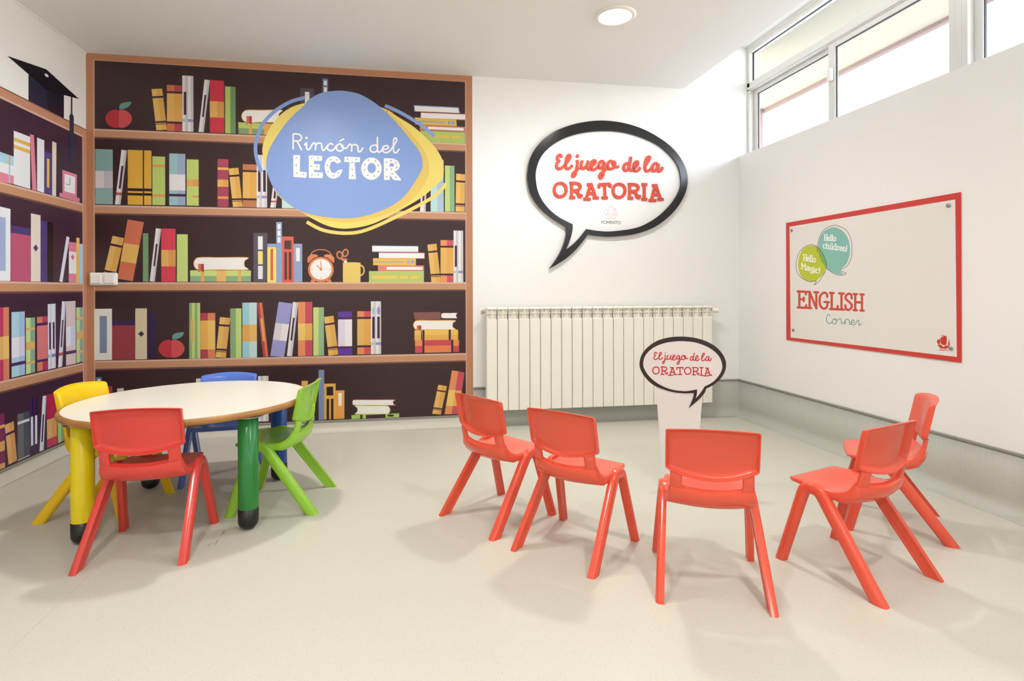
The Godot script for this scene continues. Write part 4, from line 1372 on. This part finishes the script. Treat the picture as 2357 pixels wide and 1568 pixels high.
func build_cap_sticker() -> void:
	crop(0, 120, 4.3565)
	var t := thing("graduation_cap_sticker", "dark navy graduation cap sticker with tassel on the left wall", "sticker", left_frame)
	var navy := mat("cap_navy", C("16122a"), 0.4)
	var navy2 := mat("cap_navy_side", C("262440"), 0.4)
	part("cap_band", prism(wall_poly(left_frame, [285, 200, 470, 240, 470, 576, 285, 484]), 0.0002, 0.0024), navy2, t)
	part("cap_band", prism(wall_poly(left_frame, [470, 240, 637, 350, 637, 662, 470, 576]), 0.0002, 0.0024), navy, t)
	part("mortarboard", prism(wall_poly(left_frame, [75, 40, 458, 172, 785, 468, 470, 385, 285, 222]), 0.0002, 0.0032), mat("cap_black", C("100c1c"), 0.4), t)
	part("button", prism(wall_poly(left_frame, [444, 216, 456, 216, 470, 226, 480, 242, 475, 252, 462, 248, 446, 236, 440, 224], true), 0.0033, 0.0040), mats.sign_white, t)
	part("tassel_cord", prism(wall_poly(left_frame, [709, 440, 718, 442, 718, 622, 708, 620]), 0.0033, 0.0042), navy, t)
	part("tassel", prism(wall_poly(left_frame, [694, 640, 700, 622, 712, 616, 725, 626, 733, 650, 733, 1085, 726, 1104, 712, 1110, 698, 1102, 692, 1080]), 0.0026, 0.0040), mat("tassel_blue", C("262c48"), 0.4), t)

# ================= writing =================
const FONT := {
	"H": [0.78, [0.12, 0, 0.12, 1], [0.62, 0, 0.62, 1], [0.12, 0.5, 0.62, 0.5], [0, 0, 0.24, 0], [0.5, 0, 0.74, 0], [0, 1, 0.24, 1], [0.5, 1, 0.74, 1]],
	"e": [0.6, [0.05, 0.35, 0.5, 0.35, 0.48, 0.55, 0.3, 0.66, 0.1, 0.55, 0.04, 0.32, 0.12, 0.08, 0.3, 0, 0.5, 0.1]],
	"l": [0.34, [0.15, 1, 0.15, 0], [0.02, 0, 0.28, 0], [0.03, 1, 0.15, 1]],
	"o": [0.64, [0.3, 0.66, 0.08, 0.5, 0.04, 0.3, 0.14, 0.05, 0.3, 0, 0.48, 0.08, 0.56, 0.33, 0.48, 0.56, 0.3, 0.66]],
	"c": [0.6, [0.5, 0.55, 0.3, 0.66, 0.1, 0.52, 0.04, 0.3, 0.14, 0.06, 0.32, 0, 0.52, 0.12]],
	"h": [0.64, [0.1, 1, 0.1, 0], [0.1, 0.45, 0.3, 0.65, 0.48, 0.5, 0.48, 0], [0, 0, 0.2, 0], [0.38, 0, 0.58, 0]],
	"i": [0.34, [0.15, 0.65, 0.15, 0], [0.02, 0, 0.28, 0], [0.15, 0.9, 0.15, 0.92]],
	"d": [0.66, [0.5, 1, 0.5, 0], [0.5, 0, 0.6, 0], [0.5, 0.5, 0.3, 0.66, 0.1, 0.52, 0.04, 0.3, 0.14, 0.06, 0.3, 0, 0.5, 0.15], [0.38, 1, 0.5, 1]],
	"r": [0.48, [0.12, 0.65, 0.12, 0], [0, 0, 0.26, 0], [0.12, 0.4, 0.25, 0.62, 0.42, 0.62]],
	"n": [0.64, [0.1, 0.65, 0.1, 0], [0.1, 0.45, 0.3, 0.65, 0.48, 0.5, 0.48, 0], [0, 0, 0.2, 0], [0.38, 0, 0.58, 0]],
	"!": [0.3, [0.12, 1, 0.12, 0.32], [0.12, 0.05, 0.12, 0.07]],
	"M": [0.88, [0.1, 0, 0.1, 1], [0.1, 1, 0.4, 0.4], [0.4, 0.4, 0.7, 1], [0.7, 1, 0.7, 0], [0, 0, 0.2, 0], [0.6, 0, 0.8, 0]],
	"a": [0.62, [0.1, 0.58, 0.3, 0.66, 0.46, 0.52, 0.46, 0.05, 0.56, 0], [0.46, 0.4, 0.2, 0.38, 0.05, 0.2, 0.15, 0.02, 0.32, 0.02, 0.46, 0.2]],
	"g": [0.64, [0.5, 0.5, 0.3, 0.66, 0.1, 0.52, 0.06, 0.3, 0.3, 0.1, 0.5, 0.3], [0.5, 0.66, 0.5, -0.1, 0.35, -0.3, 0.1, -0.22]],
	"E": [0.74, [0.12, 0, 0.12, 1], [0, 1, 0.6, 1], [0.6, 1, 0.6, 0.84], [0.12, 0.52, 0.45, 0.52], [0.45, 0.62, 0.45, 0.42], [0, 0, 0.62, 0], [0.62, 0, 0.62, 0.16]],
	"N": [0.84, [0.14, 0, 0.14, 1], [0.14, 1, 0.64, 0], [0.64, 0, 0.64, 1], [0, 0, 0.26, 0], [0, 1, 0.15, 1], [0.5, 1, 0.78, 1]],
	"G": [0.8, [0.6, 0.75, 0.58, 0.92, 0.35, 1, 0.1, 0.8, 0.04, 0.5, 0.1, 0.18, 0.35, 0, 0.58, 0.12, 0.62, 0.42], [0.4, 0.42, 0.74, 0.42]],
	"L": [0.68, [0.14, 1, 0.14, 0], [0, 1, 0.28, 1], [0, 0, 0.58, 0], [0.58, 0, 0.58, 0.2]],
	"I": [0.42, [0.18, 0, 0.18, 1], [0, 0, 0.36, 0], [0, 1, 0.36, 1]],
	"S": [0.66, [0.52, 0.72, 0.48, 0.95, 0.28, 1, 0.08, 0.85, 0.1, 0.65, 0.3, 0.52, 0.5, 0.35, 0.5, 0.15, 0.3, 0, 0.1, 0.05, 0.05, 0.28]],
	"sF": [0.62, [0.1, 0, 0.1, 1], [0.1, 1, 0.55, 1], [0.1, 0.52, 0.48, 0.52]],
	"sO": [0.98, [0.46, 1, 0.2, 0.92, 0.06, 0.7, 0.04, 0.45, 0.12, 0.2, 0.3, 0.03, 0.5, 0, 0.72, 0.08, 0.86, 0.3, 0.88, 0.55, 0.8, 0.82, 0.62, 0.97, 0.46, 1]],
	"sM": [0.98, [0.1, 0, 0.1, 1], [0.1, 1, 0.46, 0.35], [0.46, 0.35, 0.82, 1], [0.82, 1, 0.82, 0]],
	"sE": [0.66, [0.1, 0, 0.1, 1], [0.1, 1, 0.56, 1], [0.1, 0.52, 0.5, 0.52], [0.1, 0, 0.58, 0]],
	"sN": [0.86, [0.1, 0, 0.1, 1], [0.1, 1, 0.7, 0], [0.7, 0, 0.7, 1]],
	"sT": [0.72, [0.32, 0, 0.32, 1], [0, 1, 0.64, 1]],
}

func write(text: String, x0: float, y0: float, x1: float, y1: float, cap: float, w: float, col: String, prefix := "") -> void:
	var total := 0.0
	for ch in text:
		total += FONT[prefix + ch][0]
	var x := 0.0
	var along := Vector2(x1 - x0, y1 - y0) / total
	for ch in text:
		var g: Array = FONT[prefix + ch]
		for k in range(1, g.size()):
			var p := PackedVector2Array()
			for q in pts(g[k]):
				p.append(Vector2(x0, y0) + along * (x + q.x) + Vector2(0, -cap * q.y))
			stroke_line(smooth_line(p, 4), w, col)
		x += g[0]

# the two lines of the speech-bubble signs, letter by letter, in the zoomed photograph's pixels
const SCRIPT_LINE := [
	[[722, 455, 714, 438, 694, 438, 683, 462, 700, 489, 682, 505, 677, 535, 693, 554, 722, 546, 750, 520]],
	[[750, 520, 776, 488, 796, 452, 788, 436, 772, 444, 760, 480, 755, 522, 763, 550, 786, 550, 814, 522]],
	[[852, 478, 858, 505, 850, 545, 845, 582, 832, 616, 816, 618, 817, 594, 845, 570, 872, 545], [857, 444, 857, 446]],
	[[900, 482, 888, 520, 893, 549, 915, 549, 938, 520, 950, 486, 942, 530, 955, 558, 975, 552]],
	[[975, 532, 1000, 515, 1012, 492, 1000, 481, 981, 495, 973, 530, 985, 560, 1010, 558, 1036, 532]],
	[[1085, 502, 1070, 488, 1050, 496, 1040, 525, 1050, 548, 1072, 540, 1088, 500, 1085, 560, 1078, 608, 1060, 634, 1046, 624, 1055, 597, 1085, 572, 1116, 540]],
	[[1165, 497, 1140, 487, 1120, 507, 1120, 540, 1140, 557, 1165, 545, 1181, 515, 1174, 494, 1161, 503, 1170, 530, 1193, 540, 1215, 532]],
	[[1300, 520, 1284, 507, 1262, 521, 1255, 550, 1268, 569, 1290, 558, 1309, 505, 1317, 450], [1317, 450, 1305, 520, 1306, 558, 1325, 568, 1346, 545]],
	[[1346, 546, 1370, 526, 1378, 502, 1365, 490, 1346, 510, 1340, 545, 1352, 573, 1378, 569, 1398, 542]],
	[[1432, 545, 1460, 500, 1480, 462, 1472, 450, 1456, 460, 1442, 500, 1438, 550, 1450, 574, 1475, 568, 1492, 550]],
	[[1548, 517, 1530, 505, 1509, 521, 1500, 550, 1512, 574, 1535, 564, 1555, 512, 1550, 558, 1562, 577, 1580, 564, 1589, 538]],
]
const CAPITALS := [
	[[710, 677, 680, 686, 662, 712, 658, 742, 668, 772, 690, 790, 714, 793, 740, 782, 757, 756, 760, 726, 748, 696, 728, 680, 710, 677]],
	[[806, 678, 806, 798], [787, 800, 837, 802], [788, 677, 850, 679, 878, 694, 879, 720, 858, 738, 806, 742], [836, 744, 862, 764, 868, 788, 884, 795, 893, 772]],
	[[968, 692, 932, 812], [976, 690, 1014, 800], [945, 766, 1002, 766], [938, 689, 986, 689], [908, 815, 970, 815], [988, 803, 1040, 803]],
	[[1040, 690, 1140, 684], [1042, 690, 1042, 720], [1138, 684, 1138, 714], [1090, 688, 1094, 800], [1064, 803, 1118, 803]],
	[[1215, 685, 1186, 693, 1168, 718, 1164, 748, 1174, 778, 1196, 796, 1220, 799, 1246, 788, 1262, 762, 1265, 732, 1254, 703, 1234, 688, 1215, 685]],
	[[1306, 690, 1306, 803], [1290, 806, 1336, 807], [1290, 688, 1350, 689, 1377, 704, 1378, 728, 1357, 745, 1306, 749], [1338, 750, 1362, 770, 1367, 795, 1384, 804, 1394, 780]],
	[[1432, 692, 1432, 813], [1408, 688, 1458, 690], [1408, 815, 1456, 816]],
	[[1525, 702, 1493, 822], [1532, 700, 1572, 812], [1505, 776, 1556, 776], [1500, 697, 1545, 697], [1470, 826, 1535, 826], [1545, 816, 1598, 816]],
]

func bubble_band(outer: PackedVector2Array, inner: PackedVector2Array, z0: float, z1: float) -> ArrayMesh:
	var st := tool()
	var n := outer.size()
	for i in n:
		var k := (i + 1) % n
		var o0 := outer[i]
		var o1 := outer[k]
		var i0 := inner[i]
		var i1 := inner[k]
		var v := func(p: Vector2, z: float) -> Vector3: return Vector3(p.x, p.y, z)
		quad(st, v.call(o0, z1), v.call(o1, z1), v.call(i1, z1), v.call(i0, z1))
		quad(st, v.call(i0, z0), v.call(i1, z0), v.call(o1, z0), v.call(o0, z0))
		quad(st, v.call(o0, z0), v.call(o1, z0), v.call(o1, z1), v.call(o0, z1))
		quad(st, v.call(i0, z1), v.call(i1, z1), v.call(i1, z0), v.call(i0, z0))
	return done(st)

# body runs from one root of the tail round the bubble to the other; tail comes back from there over the tip
func bubble_outline(frame: Transform3D, dz: float, body: Array, tail_a: Array, tail_b: Array) -> PackedVector2Array:
	var out := PackedVector2Array()
	var b := resample(smooth_line(pts(body), 6), 97)
	var ta := resample(smooth_line(pts(tail_a), 6), 13)
	var tb := resample(smooth_line(pts(tail_b), 6), 13)
	for seq in [b, ta, tb]:
		for i in seq.size() - 1:
			out.append(on_wall(frame, src(seq[i].x, seq[i].y), dz))
	return out

func letter_solid(parent: Node3D, strokes: Array, frame: Transform3D, dz: float, width: float, depth: float, m: Material) -> void:
	var c := CSGCombiner3D.new()
	c.name = "letter"
	parent.add_child(c, true)
	for s in strokes:
		var p := PackedVector2Array()
		for q in smooth_line(pts(s), 5) if s.size() > 6 else pts(s):
			p.append(on_wall(frame, src(q.x, q.y), dz))
		var dot := p.size() == 2 and p[0].distance_to(p[1]) < 0.01
		var st := CSGCombiner3D.new()
		st.name = "stroke"
		c.add_child(st, true)
		var holes := []
		var shapes: Array = [ellipse_pts(p[0].x, p[0].y, width * 0.62, width * 0.62, 0.0, 20)] if dot else Geometry2D.offset_polyline(p, width / 2, Geometry2D.JOIN_ROUND, Geometry2D.END_ROUND)
		for poly in shapes:
			if Geometry2D.is_polygon_clockwise(poly):
				holes.append(poly)
				continue
			var g := CSGPolygon3D.new()
			g.name = "outline"
			g.polygon = poly
			g.depth = depth
			g.material = m
			st.add_child(g, true)
			g.position.z = dz
		for poly in holes:
			var g := CSGPolygon3D.new()
			g.name = "counter"
			g.operation = CSGShape3D.OPERATION_SUBTRACTION
			var rp: PackedVector2Array = poly.duplicate()
			rp.reverse()
			g.polygon = rp
			g.depth = depth + 0.01
			g.material = m
			st.add_child(g, true)
			g.position.z = dz + 0.005

func build_bubble_sign() -> void:
	crop(1100, 240, 3.733)
	var t := thing("speech_bubble_sign", "large black and white speech bubble sign with red letters above the radiator", "sign", back_frame)
	var z1 := 0.030
	var outer := bubble_outline(back_frame, z1, [945, 1120, 1050, 1134, 1165, 1137, 1350, 1115, 1500, 1065, 1620, 985, 1720, 880, 1785, 760, 1803, 660, 1790, 560, 1735, 450, 1650, 355, 1530, 270, 1400, 205, 1250, 160, 1085, 140, 930, 150, 780, 185, 640, 245, 530, 335, 455, 450, 427, 590, 432, 680, 462, 785, 535, 890, 640, 980, 760, 1055], [760, 1055, 755, 1140, 722, 1240, 680, 1320, 617, 1410], [617, 1410, 700, 1365, 790, 1300, 870, 1220, 945, 1120])
	var inner := bubble_outline(back_frame, z1, [932, 1072, 1030, 1088, 1150, 1092, 1350, 1065, 1480, 1010, 1590, 930, 1680, 830, 1735, 730, 1745, 640, 1720, 530, 1650, 435, 1550, 350, 1400, 280, 1250, 240, 1085, 228, 900, 245, 760, 285, 640, 350, 550, 440, 505, 545, 497, 640, 520, 760, 580, 865, 680, 960, 815, 1032], [815, 1032, 812, 1090, 790, 1170, 757, 1250], [757, 1250, 815, 1205, 870, 1150, 932, 1072])
	part("bubble_frame", bubble_band(outer, inner, 0.001, z1), mats.black_frame, t)
	# white panel with a small printed ship and name
	var lo := Vector2(1e9, 1e9)
	var hi := -lo
	for p in outer:
		lo = lo.min(p)
		hi = hi.max(p)
	var r := Rect2(lo, hi - lo)
	canvas(back_frame, r, 1400, int(1400.0 * r.size.y / r.size.x), C("efeeec"), 0.012)
	crop(1380, 460, 24.12)
	write("FOMENTO", 95, 1322, 1185, 1345, 145, 27, "5f5c5e", "s")
	var pk := "c79aa2"
	stroke([520, 355, 600, 318, 665, 350], 24, pk)
	stroke([790, 365, 620, 400, 530, 425, 495, 480, 492, 640, 510, 780, 780, 805], 17, pk, false)
	stroke([800, 430, 785, 800], 22, "cf9a8c", false)
	stroke([445, 525, 300, 565, 275, 640, 285, 740, 320, 785, 400, 775], 17, pk)
	stroke([445, 525, 440, 770], 18, pk, false)
	stroke([895, 450, 850, 640, 830, 800, 1000, 815, 895, 500], 17, pk, false)
	stroke([320, 830, 510, 830, 560, 920, 640, 960, 710, 925, 750, 855, 930, 860, 935, 950, 870, 950, 830, 1020], 19, pk, false)
	stroke([350, 870, 400, 940], 19, pk, false)
	stroke([300, 1050, 480, 1025, 580, 1055, 740, 1045, 900, 1078], 17, pk)
	crop(1100, 240, 3.733)
	var mid := bubble_outline(back_frame, 0.012, [938, 1096, 1040, 1111, 1157, 1114, 1350, 1090, 1490, 1037, 1605, 957, 1700, 855, 1760, 745, 1774, 650, 1755, 545, 1692, 442, 1600, 352, 1465, 275, 1325, 222, 1168, 188, 1085, 184, 915, 198, 770, 235, 640, 298, 540, 387, 480, 497, 462, 615, 476, 720, 521, 825, 610, 920, 790, 1043], [790, 1043, 785, 1115, 756, 1205, 718, 1300], [718, 1300, 800, 1252, 870, 1185, 938, 1096])
	part("white_panel", prism(mid, 0.0015, 0.012, r), print_material(canvas_done(), 0.35), t)
	for s in SCRIPT_LINE:
		letter_solid(t, s, back_frame, 0.022, 0.0205, 0.010, mats.letter_red)
	for s in CAPITALS:
		letter_solid(t, s, back_frame, 0.022, 0.0225, 0.010, mats.letter_red)

func build_standing_sign() -> void:
	var base := on_floor(Vector2(1563, 1122))
	var ax := Vector3(0.90, 0, 0.435).normalized()
	var frame := Transform3D(Basis(ax, Vector3.UP, ax.cross(Vector3.UP)), base)
	var t := thing("standing_sign", "knee-high white floor sign topped by a speech bubble with red print", "sign", frame)
	crop(1440, 760, 7.838)
	var outer := bubble_outline(frame, 0.0, [1232, 1130, 1140, 1136, 1040, 1137, 850, 1115, 680, 1065, 520, 1000, 400, 905, 310, 790, 262, 690, 250, 600, 275, 480, 340, 370, 450, 265, 600, 180, 800, 130, 1030, 117, 1250, 140, 1450, 200, 1620, 295, 1740, 420, 1800, 540, 1812, 650, 1780, 770, 1700, 890, 1580, 990, 1455, 1055], [1455, 1055, 1420, 1140, 1330, 1240, 1240, 1320, 1140, 1405], [1140, 1405, 1190, 1290, 1220, 1210, 1232, 1130])
	var lo := Vector2(1e9, 1e9)
	var hi := -lo
	for p in outer:
		lo = lo.min(p)
		hi = hi.max(p)
	var r := Rect2(lo, hi - lo)
	canvas(frame, r, 1400, int(1400.0 * r.size.y / r.size.x), C("2a1d1f"))
	var inn := smooth_line(pts([1290, 1068, 1150, 1092, 1040, 1098, 850, 1075, 680, 1015, 520, 920, 400, 800, 335, 690, 318, 600, 345, 480, 420, 380, 540, 295, 700, 235, 860, 207, 1030, 200, 1250, 222, 1450, 290, 1600, 385, 1700, 500, 1742, 640, 1725, 740, 1650, 860, 1550, 950, 1425, 1015]), 6)
	inn.append_array(smooth_line(pts([1425, 1015, 1350, 1130, 1265, 1232]), 5))
	inn.append_array(smooth_line(pts([1265, 1232, 1284, 1150, 1290, 1068]), 5))
	fill(mapped(inn), C("e9e5e3"))
	for line in [[SCRIPT_LINE, 19.0], [CAPITALS, 20.5]]:
		for s in line[0]:
			for q in s:
				var p := PackedVector2Array()
				var raw := pts(q)
				for v in smooth_line(raw, 5) if raw.size() > 3 else raw:
					p.append(Vector2(v.x * 1.131 - 254, v.y * 1.086 - 72))
				stroke_line(p, line[1], "c6202f")
	part("bubble_board", prism(outer, 0.0, 0.004, r), print_material(canvas_done(), 0.4), t)
	# tapering foot board behind the bubble
	var foot := PackedVector2Array()
	for q in [[545, 960], [1392, 960], [1375, 1320], [1355, 1568], [1262, 2840], [686, 2840], [585, 1568]]:
		var p := on_wall(frame, src(q[0], q[1]), -0.003)
		foot.append(Vector2(p.x, maxf(p.y, 0.0)))
	part("foot_board", prism(foot, -0.005, -0.0005), mats.board_white, t)
	var mx := (foot[4].x + foot[5].x) / 2
	part("rear_strut", prism(PackedVector2Array([Vector2(-0.16, 0), Vector2(0, 0), Vector2(0, 0.34)]), -0.002, 0.002), mats.board_white, t, Transform3D(Basis(Vector3.UP, -PI / 2), Vector3(mx, 0, -0.005)))

func build_poster() -> void:
	crop(1780, 420, 3.563)
	var tl := on_wall(right_frame, src(110, 333))
	var br := on_wall(right_frame, src(1546, 1478))
	var r := Rect2(tl.x, br.y, br.x - tl.x, tl.y - br.y)
	var t := thing("wall_poster", "white poster board with red border and speech bubbles on the right wall", "poster", right_frame)
	canvas(right_frame, r, 1536, 1030, C("e9e5e0"), 0.006)
	var inside := [133, 363, 1492, 140, 1505, 1432, 142, 1272]
	fill_all([PackedVector2Array([Vector2(-5, -5), Vector2(cv.get_width() + 5, -5), Vector2(cv.get_width() + 5, cv.get_height() + 5), Vector2(-5, cv.get_height() + 5)]), mapped(pts(inside))], C("cf3a33"))
	# speech bubbles, the two fills overlapping in a darker green
	var teal := smooth_line(pts([505, 368, 570, 400, 615, 465, 628, 540, 622, 610, 595, 675, 545, 722, 575, 752, 535, 755, 470, 730, 425, 690, 385, 630, 368, 560, 372, 490, 400, 420, 445, 382]), 5, true)
	var lime := smooth_line(pts([310, 517, 360, 530, 405, 580, 432, 640, 435, 690, 415, 745, 385, 780, 352, 805, 345, 835, 338, 842, 350, 812, 300, 812, 245, 790, 215, 740, 203, 670, 215, 600, 250, 540]), 5, true)
	fill(mapped(teal), C("84bfb4"))
	fill(mapped(lime), C("bcc829"))
	for p in Geometry2D.intersect_polygons(teal, lime):
		fill(mapped(p), C("7fae55"))
	var ring := smooth_line(pts([508, 350, 590, 385, 635, 460, 645, 545, 635, 630, 600, 690, 548, 722, 598, 746, 560, 762, 500, 750, 435, 705]), 5)
	stroke_line(ring, 3.5, "3a3538")
	stroke([508, 350, 440, 370, 390, 425, 362, 510, 362, 570], 3.5, "3a3538")
	stroke([432, 710, 437, 680, 420, 615, 385, 555, 362, 530, 315, 510, 255, 530, 210, 580, 187, 660, 195, 735, 235, 785, 300, 815, 352, 808, 335, 842, 385, 800, 432, 720], 3.5, "3a3538")
	write("Hello", 416, 475, 516, 480, 46, 8, "f4f3f0")
	write("children!", 406, 538, 610, 566, 46, 8, "f4f3f0")
	write("Hello", 246, 640, 350, 656, 50, 8, "f4f3f0")
	write("Magic!", 230, 708, 388, 750, 48, 8, "f4f3f0")
	write("ENGLISH", 200, 1026, 745, 1052, 132, 19, "cf4a36")
	var gr := "3f8f7f"
	stroke([466, 1096, 452, 1082, 436, 1110, 440, 1146, 462, 1158, 484, 1142], 5.5, gr)
	stroke([505, 1120, 488, 1126, 484, 1150, 500, 1162, 518, 1150, 514, 1124, 504, 1120, 520, 1132, 538, 1124], 5.5, gr)
	stroke([538, 1124, 548, 1116, 556, 1126, 556, 1142, 562, 1160, 580, 1150, 592, 1128], 5.5, gr)
	stroke([588, 1166, 592, 1130, 610, 1122, 622, 1136, 624, 1164, 640, 1160], 5.5, gr)
	stroke([636, 1150, 660, 1148, 662, 1132, 646, 1130, 638, 1150, 650, 1170, 672, 1162, 684, 1138], 5.5, gr)
	stroke([684, 1138, 696, 1130, 702, 1142, 700, 1162, 710, 1174, 720, 1156], 5.5, gr)
	# little red ship
	var rd := "c93a34"
	stroke([1378, 1262, 1388, 1254, 1398, 1258], 5, rd)
	blob([1372, 1275, 1418, 1260, 1418, 1330, 1380, 1328, 1372, 1300], rd)
	blob([1343, 1296, 1366, 1288, 1368, 1324, 1348, 1322], rd)
	pg([1442, 1282, 1448, 1338, 1430, 1336], rd)
	blob([1348, 1330, 1378, 1334, 1395, 1350, 1412, 1338, 1440, 1342, 1428, 1360, 1410, 1366, 1375, 1362, 1362, 1352], rd)
	stroke([1360, 1376, 1380, 1372, 1395, 1380, 1412, 1374, 1430, 1382], 6, rd)
	part("printed_board", sheet(r, 0.001, 0.006), print_material(canvas_done(), 0.32), t)
	for q in [[150, 394], [1436, 190], [163, 1212], [1455, 1360]]:
		var p := on_wall(right_frame, src(q[0], q[1]), 0.008)
		var st := tool()
		add_lathe(st, [[0.0, 0.006], [0.0085, 0.006], [0.0105, 0.009], [0.010, 0.0115], [0.004, 0.0125], [0.0, 0.0125]], 20)
		part("screw_cap", done(st), mats.steel, t, Transform3D(Basis(Vector3.RIGHT, PI / 2), Vector3(p.x, p.y, 0)))
